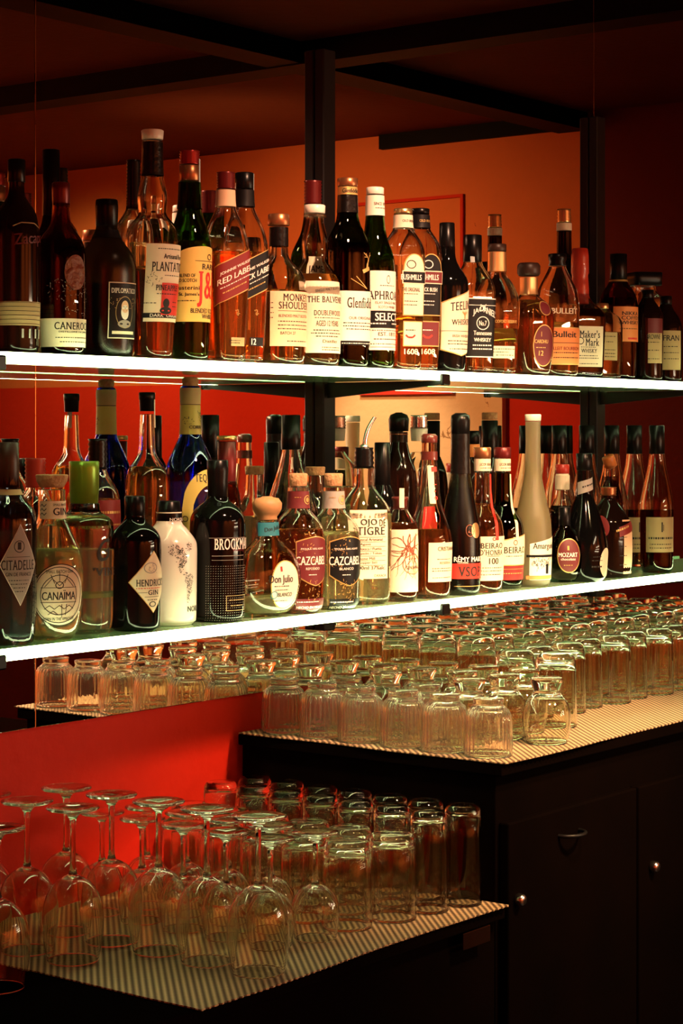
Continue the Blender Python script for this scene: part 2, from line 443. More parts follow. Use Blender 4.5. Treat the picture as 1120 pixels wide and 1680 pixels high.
    def ringband(s, name, y0, y1, mat, off=0.0007, label=None):
        """a sleeve right round the bottle following its outline"""
        z1, z0 = s.zat(y0), s.zat(y1)
        return s.sheet(name, lambda u: z1, lambda u: z0, None, mat, off, label)
    def sheet(s, name, top, bot, w, mat, off=0.0006, label=None, parent=None):
        if w is None:
            zc = (top(0)+bot(0))/2; sl = s.ring(zc)[0]; a0, a1 = sl[0]*0.999, sl[-1]*0.999; nc = 44
            V = []; F = []; nr = 5
            z1, z0 = top(0), bot(0)
            for i in range(nc):
                f = i/nc
                for r in range(nr+1):
                    z = z0+(z1-z0)*r/nr; sl = s.ring(z)[0]; V.append(s.pt(sl[0]+(sl[-1]-sl[0])*f, z, off))
            for i in range(nc):
                for r in range(nr):
                    k = i*(nr+1)+r; k2 = ((i+1) % nc)*(nr+1)+r; F.append((k, k2, k2+1, k+1))
        else:
            V, F = s.patch(top, bot, w[0], w[1], off)
        o = mesh_obj(name, V, F, M[mat], parent or s.root)
        if label: o['label'] = label
        return o
    def label(s, y, w, mat, shape='rect', dx=0, k=0.0, txt=(), border=None, name='label', label=None, off=0.0006):
        """y = (top, bottom) picture rows, w = half width along the glass, txt = (string, dx, row, height, width, ink)"""
        u_ = s.s; z1, z0 = s.zat(y[0]), s.zat(y[1]); zc, h = (z0+z1)/2, (z1-z0)/2
        kk = k*u_
        def tb(g):
            H = h+g
            return {
             'rect': (lambda u: zc+H, lambda u: zc-H),
             'oval': (lambda u: zc+H*math.sqrt(max(0, 1-u*u)), lambda u: zc-H*math.sqrt(max(0, 1-u*u))),
             'diamond': (lambda u: zc+H*(1-abs(u))+1e-5, lambda u: zc-H*(1-abs(u))-1e-5),
             'arch': (lambda u: zc+H-kk*(1-math.sqrt(max(0, 1-u*u))), lambda u: zc-H),
             'shield': (lambda u: zc+H-kk*abs(u)**1.5, lambda u: zc-H+kk*2.2*abs(u)**1.4),
             'slant': (lambda u: zc+H+kk*u, lambda u: zc-H+kk*u),
             'peak': (lambda u: zc+H-kk*(1-u)*0.5, lambda u: zc-H),
             'tag': (lambda u: zc+H-kk*(1-u)*0.5, lambda u: zc-H+kk*0.35*abs(u)),
             'horseshoe': (lambda u: zc+H-kk*(1-math.sqrt(max(0, 1-u*u))), lambda u: zc-H if abs(u) > 0.66 else zc+H-26*u_-kk*0.8*(1-math.sqrt(max(0, 1-(u/0.66)**2)))),
            }[shape]
        a0, a1 = (dx-w)*u_, (dx+w)*u_
        if border:
            t, b = tb(1.6*u_); s.sheet('label_border', t, b, (a0-1.6*u_, a1+1.6*u_), border, off)
            off += 0.0003
        t, b = tb(0); lo = s.sheet(name, t, b, (a0, a1), mat, off, label)
        s.write(txt, lo, off+0.0003)
        return lo
    def write(s, txt, parent, off=0.0009, name='lettering'):
        u_ = s.s; by = {}
        for t in txt:
            st, dx, y, hh = t[:4]; ww = t[4] if len(t) > 4 else None; ink = t[5] if len(t) > 5 else 'ink'; slope = t[6] if len(t) > 6 else 0.0
            V, F = by.setdefault(ink, ([], []))
            zc = s.zat(y)
            if st == '=':                         # a ruled line
                v = np.array([(-ww/2 + ww*i/12, j*hh-hh/2) for i in range(13) for j in (0, 1)])*u_
                f = [(2*i, 2*i+2, 2*i+3, 2*i+1) for i in range(12)]
            elif st == '~':                       # one line of print too fine to read
                rr = random.Random(int(dx*7+y*13)); v = []; f = []; x = -ww/2
                while x < ww/2-1:
                    l = rr.uniform(1.2, 4.2); l = min(l, ww/2-x); n0 = len(v)
                    h_ = hh*0.33; v += [(x, -h_), (x+l, -h_), (x+l, h_), (x, h_)]; f.append((n0, n0+1, n0+2, n0+3)); x += l+rr.uniform(0.8, 1.6)
                v = np.array(v)*u_
            elif st == 'o':                       # a ring
                v = []; f = []; K = 32
                for i in range(K):
                    a = 2*PI*i/K
                    for rr_ in (1.0, 1.0-1.3/max(hh/2, 2)): v.append((ww/2*rr_*math.cos(a), hh/2*rr_*math.sin(a)))
                f = [(2*i, 2*((i+1) % K), 2*((i+1) % K)+1, 2*i+1) for i in range(K)]; v = np.array(v)*u_
            elif st == 'O':                       # a filled disc
                K = 28; v = np.array([(0, 0)]+[(ww/2*math.cos(2*PI*i/K), hh/2*math.sin(2*PI*i/K)) for i in range(K)])*u_
                f = [(0, 1+i, 1+(i+1) % K) for i in range(K)]
            elif isinstance(st, list):            # a free polygon fan / strokes given as points
                v = []; f = []
                for (x0, y0, x1, y1, t_) in st:
                    L = math.hypot(x1-x0, y1-y0) or 1; nx, ny = -(y1-y0)/L*t_/2, (x1-x0)/L*t_/2; n0 = len(v)
                    K = max(1, int(L/4))
                    for i in range(K+1):
                        fx, fy = x0+(x1-x0)*i/K, y0+(y1-y0)*i/K; v += [(fx+nx, fy+ny), (fx-nx, fy-ny)]
                    for i in range(K): f.append((n0+2*i, n0+2*i+1, n0+2*i+3, n0+2*i+2))
                v = np.array(v)*u_
            else:
                tv, tf, tw, thh = text_mesh(st, 0.024 if hh > 5 else 0.012)
                sy = hh*u_/thh if len(st.strip('.,')) else hh*u_
                sx = ww*u_/tw if ww else sy
                v = tv*np.array([sx, sy]); f = tf
            n0 = len(V)
            for (x, z) in v:
                V.append(s.pt(dx*u_ + x, zc + z + slope*x, off))
            for q in f: F.append(tuple(n0+i for i in q))
        for ink, (V, F) in by.items():
            o = mesh_obj(name, V, F, M[ink], parent)
            if parent is s.root: o.name = 'printed_lettering'

def strip(cx, cy, n, amp, seedv):
    r = random.Random(seedv); out = []
    for _ in range(n):
        x, y = cx+r.uniform(-amp, amp), cy+r.uniform(-amp, amp); a = r.uniform(0, 2*PI); l = r.uniform(1.5, 4)
        out.append((x, y, x+l*math.cos(a), y+l*math.sin(a), 0.7))
    return out

# ================================================================== the room
def struct(name, b, mat, bev=0.0):
    o = box(name, b, M[mat], None, bev); return tag(o, kind='structure')
tag(struct('floor', (-2.2, 8.2, -5.0, 2.3, -0.1, 0.0), 'floor'))
struct('ceiling', (-2.2, 8.2, -5.0, 2.3, 3.07, 3.17), 'ceil')
struct('wall_back', (-2.2, 8.2, 2.135, 2.3, 0.0, 3.07), 'backred')
struct('wall_left', (-2.2, -2.1, -5.0, 2.135, 0.0, 3.07), 'redwall')
struct('wall_front', (-2.1, 8.1, -5.0, -4.6, 0.0, 3.07), 'orangewall')
struct('wall_right', (8.0, 8.2, -4.6, -0.46, 1.87, 3.07), 'orangewall')
struct('wall_right_lower', (8.0, 8.2, -4.6, -0.46, 0.0, 1.87), 'redwall')
struct('wall_right_corner', (7.99, 8.2, -0.46, 2.135, 0.0, 3.07), 'shadewall')  # shaded stretch of the end wall, its dimness put in the colour
struct('trim_1', (5.90, 6.05, -4.6, 2.12, 2.985, 3.07), 'trim')          # dark ceiling battens
struct('trim_2', (-2.1, 8.0, -0.62, -0.46, 2.99, 3.07), 'trim')
struct('trim_3', (7.965, 8.0, -1.62, -0.46, 3.0, 3.07), 'trim')
struct('dark_panel_1', (7.965, 7.999, -4.6, -2.10, 0.0, 1.02), 'shadewall')        # added dark panels, keeping the low wall black in the mirror
struct('dark_panel_2', (7.965, 7.999, -0.90, -0.47, 0.0, 1.02), 'shadewall')  # second added dark panel, beside the door
# plastered cream door with its frame in the right-hand wall, a red sign hung high on it
door = box('door_1', (7.975, 7.999, -2.05, -0.98, 0.0, 1.855), M['creamwall']); tag(door, kind='structure')
fr = box('door_frame', (7.965, 7.999, -0.98, -0.905, 0.0, 1.87), M['creamwall'], door)
box('door_handle', (7.94, 7.975, -1.10, -1.075, 1.0, 1.14), M['silver'], door, 0.004)
def flat_text(name, st, origin, ux, uz, width, height, mat, parent, bold=0.02):
    v, f, tw, th = text_mesh(st, bold); ux = Vector(ux); uz = Vector(uz); o = Vector(origin)
    return mesh_obj(name, [o + ux*(x/tw*width) + uz*(z/th*height) for x, z in v], f, M[mat], parent, smooth=False)
sign = box('wall_sign', (7.955, 7.972, -1.74, -1.18, 1.80, 1.90), M['lred'])
tag(sign, 'red sign with cream capital letters hung over the cream door, seen in the mirror', 'sign')
flat_text('lettering', 'COMMUNES', (7.953, -1.46, 1.857), (0, -1, 0), (0, 0, 1), 0.42, 0.055, 'cream', sign)
v = []; f = []
for (y0, y1, z0, z1) in ((-1.80, -1.14, 2.735, 2.75), (-1.80, -1.785, 1.95, 2.735), (-1.155, -1.14, 1.95, 2.735)):
    vv, ff = boxdata(7.985, 7.999, y0, y1, z0, z1); f += [tuple(len(v)+i for i in q) for q in ff]; v += vv
tag(mesh_obj('picture_frame', v, f, M['redwall'], None, smooth=False), 'thin red rectangular frame fixed to the orange wall, seen in the mirror', 'frame')
# mirror panels
for x0, x1, lab in ((0.462, 2.0486, 'left mirror panel above the stemmed glasses'), (2.0494, 3.6296, 'wide middle mirror panel behind the tumblers and most bottles'), (3.6304, 5.2, 'right mirror panel behind the dark end of the shelves')):
    tag(box('wall_mirror', (x0, x1, WY, 2.134, 1.179, 3.05), M['mirror'], None, 0.0012), lab, 'mirror', 'mirror panels on the back wall')

# ------------------------------------------------------------------ shelf uprights with their arms
PXS = (1.738, 2.715, 3.625)
for px_, lab in zip(PXS, ('black steel shelf upright at the left end of the shelves', 'black steel shelf upright in the middle of the mirror', 'black steel shelf upright at the dark right end')):
    p = empty('shelf_upright', (px_, WY - 0.001, 1.270), 0); tag(p, lab, 'shelf upright', 'uprights carrying the glass shelves')
    v, f = boxdata(-0.017, 0.017, -0.020, 0.0, 0.0, 0.985); po = mesh_obj('upright_rail', v, f, M['steelblack'], p, smooth=False)
    md = po.modifiers.new('bevel', 'BEVEL'); md.width = 0.002
    for z in (SH['L'][1], SH['U'][1]):
        zz = z - 1.270 - 0.0006
        vv = []; ff = []
        y1, y0 = -0.020, 1.872 - WY
        pts = [(-0.006, y1, zz-0.026), (0.006, y1, zz-0.026), (0.006, y1, zz), (-0.006, y1, zz), (-0.006, y0, zz-0.006), (0.006, y0, zz-0.006), (0.006, y0, zz), (-0.006, y0, zz)]
        arm = mesh_obj('bracket_arm', pts, [(0,1,2,3), (7,6,5,4), (0,4,5,1), (1,5,6,2), (2,6,7,3), (3,7,4,0)], M['steelblack'], p, smooth=False)
        v, f = boxdata(-0.011, 0.011, y0-0.008, y0+0.000, zz-0.008, zz+0.0105)
        e = mesh_obj('end_cap', v, f, M['capblack'], arm, smooth=False)
        md = e.modifiers.new('bevel', 'BEVEL'); md.width = 0.002
# ------------------------------------------------------------------ glass shelves with a lit front edge
for key, lab in (('U', 'upper green-tinted glass shelf with a glowing white front edge'), ('L', 'lower green-tinted glass shelf with a glowing white front edge')):
    z1, z0 = SH[key]
    sh = empty('glass_shelf', (0, 0, z0)); tag(sh, lab, 'shelf', 'lit glass shelves')
    box('shelf_pane', (1.69, 4.05, 1.8855, 2.100, 0.0, z1-z0), M['shelfg'], sh, 0.0008)
    box('led_edge', (1.69, 4.05, 1.8745, 1.8850, 0.0, z1-z0), M['led'], sh, 0.001)

# ------------------------------------------------------------------ counters
uc = empty('bar_cabinet', (2.5, 1.62, 0)); tag(uc, 'tall black lacquered back-bar cabinet under the tumblers', 'cabinet')
box('carcass', (0.004, 1.80, 0.012, 0.50, 0.0, 1.100), M['blackwood'], uc, 0.002)
box('cabinet_top', (-0.004, 1.80, -0.004, 0.502, 1.1005, 1.1185), M['blackwood'], uc, 0.002)
for k, (a, b_) in enumerate(((0.012, 0.395), (0.402, 0.83), (0.837, 1.27))):
    d = box('door', (a, b_, -0.006, 0.0115, 0.12, 1.03), M['blackwood'], uc, 0.003)
    V, F = lathe_data([(0, 0.008), (0.002, 0.009), (0.010, 0.009), (0.013, 0.007)], 20)
    kx = a + 0.022 if k == 0 else a + 0.04
    vv = [(kx + x, -0.006 - z, 0.915 + y - (0.02 if k else 0)) for x, y, z in V]
    mesh_obj('lock', vv, [q[::-1] for q in F], M['silver'], d)
    # bow handle
    vv = []; ff = []; K = 14
    for i in range(K+1):
        a_ = PI*i/K; cx_, cy_ = a + 0.055 + (b_-a)*0.3 + 0.030*math.cos(a_), -0.006 - 0.024*math.sin(a_)
        for q in range(8):
            g = 2*PI*q/8; vv.append((cx_ + 0.003*math.cos(g)*math.cos(a_), cy_ - 0.003*math.cos(g)*math.sin(a_), 0.99 + 0.003*math.sin(g)))
    for i in range(K):
        for q in range(8): ff.append((i*8+q, i*8+(q+1) % 8, (i+1)*8+(q+1) % 8, (i+1)*8+q))
    mesh_obj('handle', vv, ff, M['steelblack'], d)
lc = empty('bar_counter', (0.4, 1.62, 0)); tag(lc, 'low black bar counter carrying the stemmed glasses', 'counter')
box('carcass', (0, 2.102, 0.012, 0.50, 0.0, 0.892), M['blackwood'], lc, 0.002)
box('counter_top', (0, 2.102, -0.006, 0.502, 0.8925, 0.9115), M['blackwood'], lc, 0.002)
pl = box('name_plate', (1.99, 2.06, -0.008, -0.0062, 0.868, 0.892), M['brownb'], lc, 0.001)

def bar_mat(name, x0, x1, y0, y1, z, label):
    """woven mat with a wavy cut edge"""
    bm = bmesh.new(); nx, ny = int((x1-x0)/0.0045), 24
    g = []
    for i in range(nx+1):
        row = []
        for j in range(ny+1):
            x = x0 + (x1-x0)*i/nx; y = y0 + (y1-y0)*j/ny
            if j == 0: y += 0.0016*math.sin(x*2*PI/0.012) + 0.004*math.sin(x*9)
            if i == 0: x += 0.0014*math.sin(y*2*PI/0.011)
            sag = 0.0014*math.sin(x*21)*math.sin(y*17)
            row.append(bm.verts.new((x, y, z + 0.0022 + max(0, sag)*0.4)))
        g.append(row)
    for i in range(nx):
        for j in range(ny): bm.faces.new((g[i][j], g[i+1][j], g[i+1][j+1], g[i][j+1]))
    me = bpy.data.meshes.new(name); bm.to_mesh(me); bm.free(); me.materials.append(M['mat'])
    o = bpy.data.objects.new(name, me); COL.objects.link(o)
    md = o.modifiers.new('thickness', 'SOLIDIFY'); md.thickness = 0.0018; md.offset = -1
    return tag(o, label, 'bar mat', 'woven bar mats')
ZT, ZL = 1.1220, 0.9155
bar_mat('bar_mat', 2.494, 3.98, 1.612, 2.118, 1.1190, 'tan woven mat under the tumblers on the tall cabinet')
bar_mat('bar_mat', 1.82, 2.498, 1.606, 2.118, 0.9120, 'tan woven mat under the stemmed glasses on the low counter')

# ================================================================== glasses, all standing mouth down
def glass_obj(name, prof, N=36, flute=None, mat='tumbler'):
    V, F = lathe_data(prof, N, flute, closed_top=False, closed_bot=False)
    # close the profile loop: prof runs from inner centre to outer centre
    n = len(prof)
    F.append(tuple(reversed(range(N)))); F.append(tuple(range((n-1)*N, n*N)))
    # make the normals point out of the glass
    o = mesh_obj(name, V, F, M[mat])
    bm = bmesh.new(); bm.from_mesh(o.data); bmesh.ops.recalc_face_normals(bm, faces=bm.faces); bm.to_mesh(o.data); bm.free()
    for p in o.data.polygons: p.use_smooth = True
    return o
def wall_profile(outer, t, ztop_in, rc=0.0006):
    """outer: (z, r) from the mouth (z=0) up to the foot; returns a closed shell: inner centre .. rim .. outer centre"""
    inner = [(z, max(r - t, 0.002)) for z, r in outer if z < ztop_in]
    rl = inner[-1][1]
    inner = inner + [(ztop_in, rl*0.82), (ztop_in+0.0006, rl*0.4), (ztop_in+0.0008, rc)]
    out = [(0.0009, outer[0][1])] + [p for p in outer[1:]]
    return [p for p in reversed(inner)] + [(0.0, inner[0][1]+t*0.35)] + [(0.0, outer[0][1]-t*0.3)] + out + [(outer[-1][0], rc)]
GL = {}
fl = lambda z, a: 0.030*math.cos(28*a) if 0.006 < z < 0.072 else 0.0
GL['ribbed'] = glass_obj('ribbed_tumbler', wall_profile([(0, .0365), (.006, .0362), (.015, .036), (.03, .0355), (.05, .0350), (.060, .0340), (.067, .031), (.073, .0255), (.076, .0225), (.079, .0225), (.084, .0235), (.0865, .0225)], .0022, .070), 112, fl, 'ribbedg')
GL['footed'] = glass_obj('footed_tumbler', wall_profile([(0, .0325), (.006, .0335), (.02, .0370), (.04, .0385), (.055, .0365), (.066, .0310), (.074, .0235), (.079, .0205), (.084, .0215), (.095, .0250), (.099, .0255), (.1015, .0240)], .0020, .074), 48)
GL['straight'] = glass_obj('straight_tumbler', wall_profile([(0, .0345), (.006, .0345), (.03, .0343), (.06, .0338), (.09, .0332), (.108, .0325), (.116, .0300), (.1205, .0250), (.1215, .0200)], .0020, .110), 48)
fac = lambda z, a: (0.010*math.cos(12*a)) if 0.03 < z < 0.11 else 0.0
GL['wide'] = glass_obj('wide_tumbler', wall_profile([(0, .0350), (.006, .0350), (.03, .0345), (.07, .0335), (.10, .0325), (.113, .0315), (.1195, .0290), (.1215, .0240)], .0020, .110), 60, fac)
GL['slim'] = glass_obj('highball_glass', wall_profile([(0, .0285), (.006, .0285), (.05, .0280), (.10, .0272), (.128, .0268), (.138, .0258), (.1435, .0225), (.145, .018)], .0018, .133), 48)
def stem_profile(h, rb, rm, bowl, stem, foot, flare=0.0):
    """wine glass upside down: mouth z=0, bowl up to z=bowl, stem radius, foot disc at the top"""
    o = [(0.0009, rm)]
    K = 40
    for i in range(1, K+1):
        t = i/K; z = bowl*t
        r = rm + (rb-rm)*math.sin(min(1, t/0.45)*PI/2) if t < 0.45 else rb*math.sqrt(max(0, 1-((t-0.45)/0.55)**2.3))
        o.append((z, max(r, 0.006)))
    o += [(bowl+.006, .0045), (bowl+.014, stem), (h-.030, stem), (h-.016, stem*1.25), (h-.009, stem*2.6), (h-.0050, foot*0.55), (h-.0026, foot*0.96), (h-.0012, foot), (h, foot*0.985)]
    inner = [(z, max(r-.0014, .001)) for z, r in o if z < bowl-.004]
    inner += [(bowl-.004, inner[-1][1]*0.6), (bowl-.0033, .0006)]
    return [p for p in reversed(inner)] + [(0.0, rm-.0007)] + o + [(h-.0008, foot*0.6), (h-.0022, .0006)]
GL['wine'] = glass_obj('wine_glass', stem_profile(.200, .0405, .0335, .112, .0036, .0350), 48)
cut = lambda z, a: (0.03*math.cos(16*a)) if 0.045 < z < 0.072 else 0.0
GL['small'] = glass_obj('small_wine_glass', stem_profile(.1455, .0330, .0285, .074, .0034, .0320), 64, cut)
used = set()
def put_glass(kind, x, y, z, label, cat, group):
    src = GL[kind]
    if kind in used:
        o = src.copy(); COL.objects.link(o)
    else:
        o = src; used.add(kind)
    o.location = (x, y, z); o.rotation_euler = (0, 0, random.uniform(0, 6))
    tag(o, label, cat, group); return o
ORD = ['first', 'second', 'third', 'fourth', 'fifth', 'sixth', 'seventh', 'eighth', 'ninth', 'tenth', 'eleventh', 'twelfth', 'thirteenth', 'fourteenth', 'fifteenth', 'sixteenth', 'seventeenth', 'eighteenth']
rj = random.Random(3)
ys = [1.668, 1.747, 1.826, 1.905, 1.984, 2.063]
x = 2.540; col = 0
while x < 3.90:
    kind = 'ribbed' if col == 0 else ('footed' if col in (1, 2, 3) else 'straight')
    if col == 1: kind = 'footed'
    for k, y in enumerate(ys):
        kk = kind
        if col == 1 and k in (2, 4): kk = 'ribbed'
        X, Y = x + rj.uniform(-.001, .001), y + rj.uniform(-.001, .001) + (0.012 if col % 2 else 0) - (0.002 if kk != 'ribbed' else 0)
        if Y > 2.085: Y = 2.083
        if (col in (1, 3, 4) and k < 1) or (col > 4 and k < 2): continue      # the front of the mat is bare here
        # the mat runs out of the frame to the right
        q = (FW[1]*X - FW[0]*Y)/(FW[0]*X + FW[1]*Y)
        if q > 0.205: continue
        nm = {'ribbed': 'ribbed tumbler', 'footed': 'rounded footed tumbler', 'straight': 'tall plain tumbler'}[kk]
        side = ['nearest the front edge', 'second from the front edge', 'third from the front edge', 'third from the mirror', 'second from the mirror', 'next to the mirror'][k]
        g_ = put_glass(kk, X, Y, ZT, f'{nm}, {ORD[col]} row from left end of mat, {side}', 'tumbler', {'ribbed': 'ribbed tumblers on the upper mat', 'footed': 'footed tumblers on the upper mat', 'straight': 'plain tumblers on the upper mat'}[kk])
        if kk == 'straight' and k >= 3: g_.scale = (1, 1, 1.15); g_['label'] = g_['label'].replace('tall plain', 'extra tall plain')
    x += 0.080; col += 1
# lower mat
for ci, x in enumerate((2.462, 2.396)):
    for k in range(7):
        y = 1.662 + 0.066*k + (0.014 if ci else 0)
        if y > 2.09: continue
        put_glass('slim', x, y, ZL, f'slim highball glass upside down, {ORD[k]} back in the row {"against the black cabinet" if ci == 0 else "second from the black cabinet"}', 'highball glass', 'slim highball glasses beside the cabinet')
for ci, x in enumerate((2.325, 2.246)):
    for k in range(6):
        y = 1.690 + 0.076*k + (0.02 if ci else 0)
        if y > 2.085 : continue
        put_glass('wide', x, y, ZL, f'wide facet tumbler upside down, {ORD[k]} back in the {"row beside the slim highballs" if ci == 0 else "row beside the small stemmed glasses"}', 'tumbler', 'wide tumblers on the lower mat')
for ci, x in enumerate((2.168, 2.098)):
    for k in range(5):
        y = 1.705 + 0.078*k + (0.0 if ci == 0 else 0.022)
        if y > 2.08: continue
        put_glass('small', x, y, ZL, f'small stemmed glass upside down, {ORD[k]} back in the {"row beside the facet tumblers" if ci == 0 else "row beside the large wine glasses"}', 'stemmed glass', 'small stemmed glasses on the lower mat')
for ci, (x, yl) in enumerate(((1.985, (1.655, 1.741, 1.827, 1.913, 1.999)), (1.885, (1.885, 1.968, 2.052)), (1.745, (1.875, 1.96)))):
    for k, y in enumerate(yl):
        put_glass('wine', x + rj.uniform(-.002, .002), y, ZL if x > 1.8 else 0.9119, f'large wine glass upside down, {ORD[k]} back in the {["row beside the small stemmed glasses", "short row by the red wall", "third row, in the dark corner", "outermost row, in the dark corner"][ci]}', 'wine glass', 'large wine glasses on the lower mat')

# ================================================================== bottles of the upper shelf
YF = 1.925
def neck_ring(b, y0, y1, hw, mat='clear', name='lip'):
    return b.cap(name, [(y0, hw), (y1, hw)], mat)

b = Bottle('rum_bottle', 'dark squat rum bottle with a woven straw band, left end of upper shelf', 27, 1.93, 'U', [(572, 36), (500, 38), (385, 38), (350, 33), (328, 17), (318, 13), (268, 13)], glass='brownb', solid=True, cat='rum bottle')
b.cap('cap', [(300, 14.5), (262, 14.5)], 'capblack')
b.ringband('straw_band', 497, 536, 'tan')
for r_ in range(6): b.write([([(-90, 17.5-7*r_, 90, 17.5-7*r_, 0.8)], 0, 516, 1)], b.root, 0.0011)
b.write([('Zacapa', 2, 396, 24, 62, 'maroon', 0.12), ('I I I I', 4, 549, 15, 40, 'grey'), ([(-26, -3, -12, 3, 1.6), (-12, 3, 12, 3, 1.6), (12, 3, 26, -3, 1.6)], -4, 372, 1, 1, 'tan')], b.root)

b = Bottle('rum_bottle', 'amber rum bottle reading CANEROCK with a brown seal on its shoulder', 100, 1.925, 'U', [(576, 39), (500, 41), (420, 41), (395, 36), (375, 20), (362, 15), (332, 14)], glass='amberg', liquid=(395, 'dark'), cat='rum bottle')
b.cap('cap', [(338, 14), (312, 15), (300, 14.5)], 'capdred')
b.label((525, 571), 62, 'cream', dx=-4, txt=[('*CANEROCK', 0, 537, 12, 74, 'ink'), ('DISTILLERIE DE JARRE', 0, 547, 3.6, 60), ('~', -2, 556, 2, 66), ('~', 2, 563, 2, 60)])
b.label((421, 478), 20, 'sealbrown', 'oval', dx=-2, name='wax_seal', off=0.0016)
b.write([(strip(0, 0, 40, 24, 5), 4, 498, 1, 1, 'grey'), (strip(0, 0, 26, 18, 6), -30, 478, 1, 1, 'grey')], b.root)

b = Bottle('rum_bottle', 'dark olive round-shouldered rum bottle with a stamp label of a bearded man', 175, 1.9449, 'U', [(580, 42), (545, 46), (440, 49), (418, 44), (395, 25), (376, 17), (350, 16)], glass='oliver', liquid=(468, 'dark'), cat='rum bottle')
b.cap('cap', [(372, 18), (340, 19), (328, 18)], 'capblack'); b.ringband('neck_band', 378, 392, 'lblack')
b.label((468, 556), 29, 'lblack', border='cream', dx=2, txt=[('*DIPLOMATICO', 0, 480, 8, 48, 'whiteink'), ('o', 0, 515, 52, 34, 'tan'), ('O', 0, 534, 13, 26, 'grey'), ('O', 0, 515, 24, 15, 'whiteink'), ('O', 0, 506, 20, 14, 'peach'), ([(-4, 1, -1.5, 1, 1), (1.5, 1, 4, 1, 1), (-3, -5, 3, -5, 1), (0, 0, 0, -3, .8)], 0, 507, 1), (strip(0, 0, 14, 9, 1), -20, 500, 1, 1, 'tan'), (strip(0, 0, 14, 9, 2), 20, 500, 1, 1, 'tan'), ('=', 0, 548, 5, 44, 'cream')])

b = Bottle('rum_bottle', 'tall onion-necked rum bottle reading PLANTATION with a black neck foil', 250, 1.93, 'U', [(585, 33), (555, 35), (500, 39), (430, 45), (395, 46), (372, 40), (355, 23), (345, 23), (325, 25.5), (305, 21), (288, 17.5), (232, 16.5)], liquid=(440, 'rum'), cat='rum bottle')
b.cap('cap', [(230, 17.5), (214, 18.5)], 'capwhite'); b.ringband('neck_foil', 234, 289, 'foilblack')
b.label((404, 530), 44, 'cream', dx=4, txt=[('Artisanal Rum', 12, 424, 8, 46), ('*PLANTATION', 8, 441, 15, 76), ('=', 0, 520, 8, 84, 'lblack'), ('DARK  ORIGINAL', 4, 520, 5, 66, 'whiteink'), ('~', 4, 412, 2, 50), ('~', 10, 455, 2, 36), (strip(0, 0, 22, 12, 8), -24, 462, 1, 1), ('~', -30, 500, 2, 20)])
b.label((467, 519), 24, 'lred', dx=12, off=0.0012, txt=[('*PINEAPPLE', 0, 475, 9, 44), ('~', 0, 485, 2, 40), ('O', -3, 500, 15, 12, 'ink'), ('O', -3, 512, 12, 22, 'ink'), ('~', 16, 498, 2, 12), ('~', 16, 505, 2, 12)], name='fruit_label')

b = Bottle('whisky_bottle', 'green whisky bottle with a red ridged cap and a yellow label reading J&B', 311, 1.925, 'U', [(590, 31), (560, 32.5), (470, 35), (410, 36.5), (385, 33), (362, 24), (345, 19.5), (300, 17)], glass='green', liquid=(398, 'whisky'), cat='whisky bottle')
b.cap('cap', [(298, 17), (272, 17)], 'copper'); b.cap('cap_top', [(271, 17.5), (249, 17)], 'capred', ridges=5)
b.label((262, 320), 3.5, 'striplab', dx=10, name='duty_strip')
b.ringband('neck_foil', 300, 344, 'dgreen', 0.0012)
b.label((407, 530), 52, 'yellow', 'arch', dx=4, k=20, txt=[('*RARE', 14, 440, 9, 34), ('A BLEND OF', -30, 455, 5.5, 32), ('OLD SCOTCH', -30, 463, 5.5, 36), ('*J&B', 16, 477, 58, 54, 'lred'), ('*Justerini', -26, 476, 9, 38), ("St. James's", -24, 486, 7, 34), ('BLENDED SCOTCH', 10, 512, 7.5, 62), ('WHISKY', 14, 521, 7.5, 32), ('=', 10, 431, .8, 50), ('o', 14, 424, 10, 11), ('~', -28, 496, 2, 30)])

def walker(cx, Y, lab, capm, band, mat, w1, w2, phi=33, num=False):
    b = Bottle('whisky_bottle', lab, cx, Y, 'U', [(593, 31), (560, 33), (430, 39), (398, 38, 1), (372, 30, .8), (352, 20, .3), (340, 16, 0), (312, 15, 0)], phi=phi, liquid=(415, 'whisky'), n=5.5, cat='whisky bottle')
    b.cap('cap', [(311, 15.5), (284, 15.5)], capm, ridges=6 if capm == 'capdred' else 0); b.ringband('neck_band', 313, 340, band)
    b.label((424, 486), 40, mat, 'slant', dx=0, k=19, border='gold', txt=[(w1, 0, 441, 6, 58, 'whiteink', .47), (w2, 0, 453, 9.5, 66, 'whiteink', .47), ('~', 0, 464, 2.4, 56, 'whiteink', .47), ('~', -2, 474, 3, 44, 'gold', .47)])
    b.write([(strip(0, 0, 8, 4, 3), 4, 513, 1, 1, 'gold')], b.root)
    b.label((555, 569), 13, 'lblack' if num else 'tan', dx=6, name='age_label', txt=[('12', 0, 562, 10, 9, 'whiteink')] if num else [('~', 0, 560, 2, 20), ('~', 0, 564, 2, 20)])
    return b
walker(370, 1.9153, 'square whisky bottle with a slanted red label reading RED LABEL', 'capdred', 'peach', 'ldred', 'JOHNNIE WALKER', 'RED LABEL')
walker(401, 1.9341, 'square whisky bottle with a slanted black label reading BLACK LABEL', 'capblack', 'lblack', 'lblack', 'JOHNNIE WALKER', 'BLACK LABEL', num=True).label((286, 325), 3, 'striplab', dx=13, name='duty_strip')

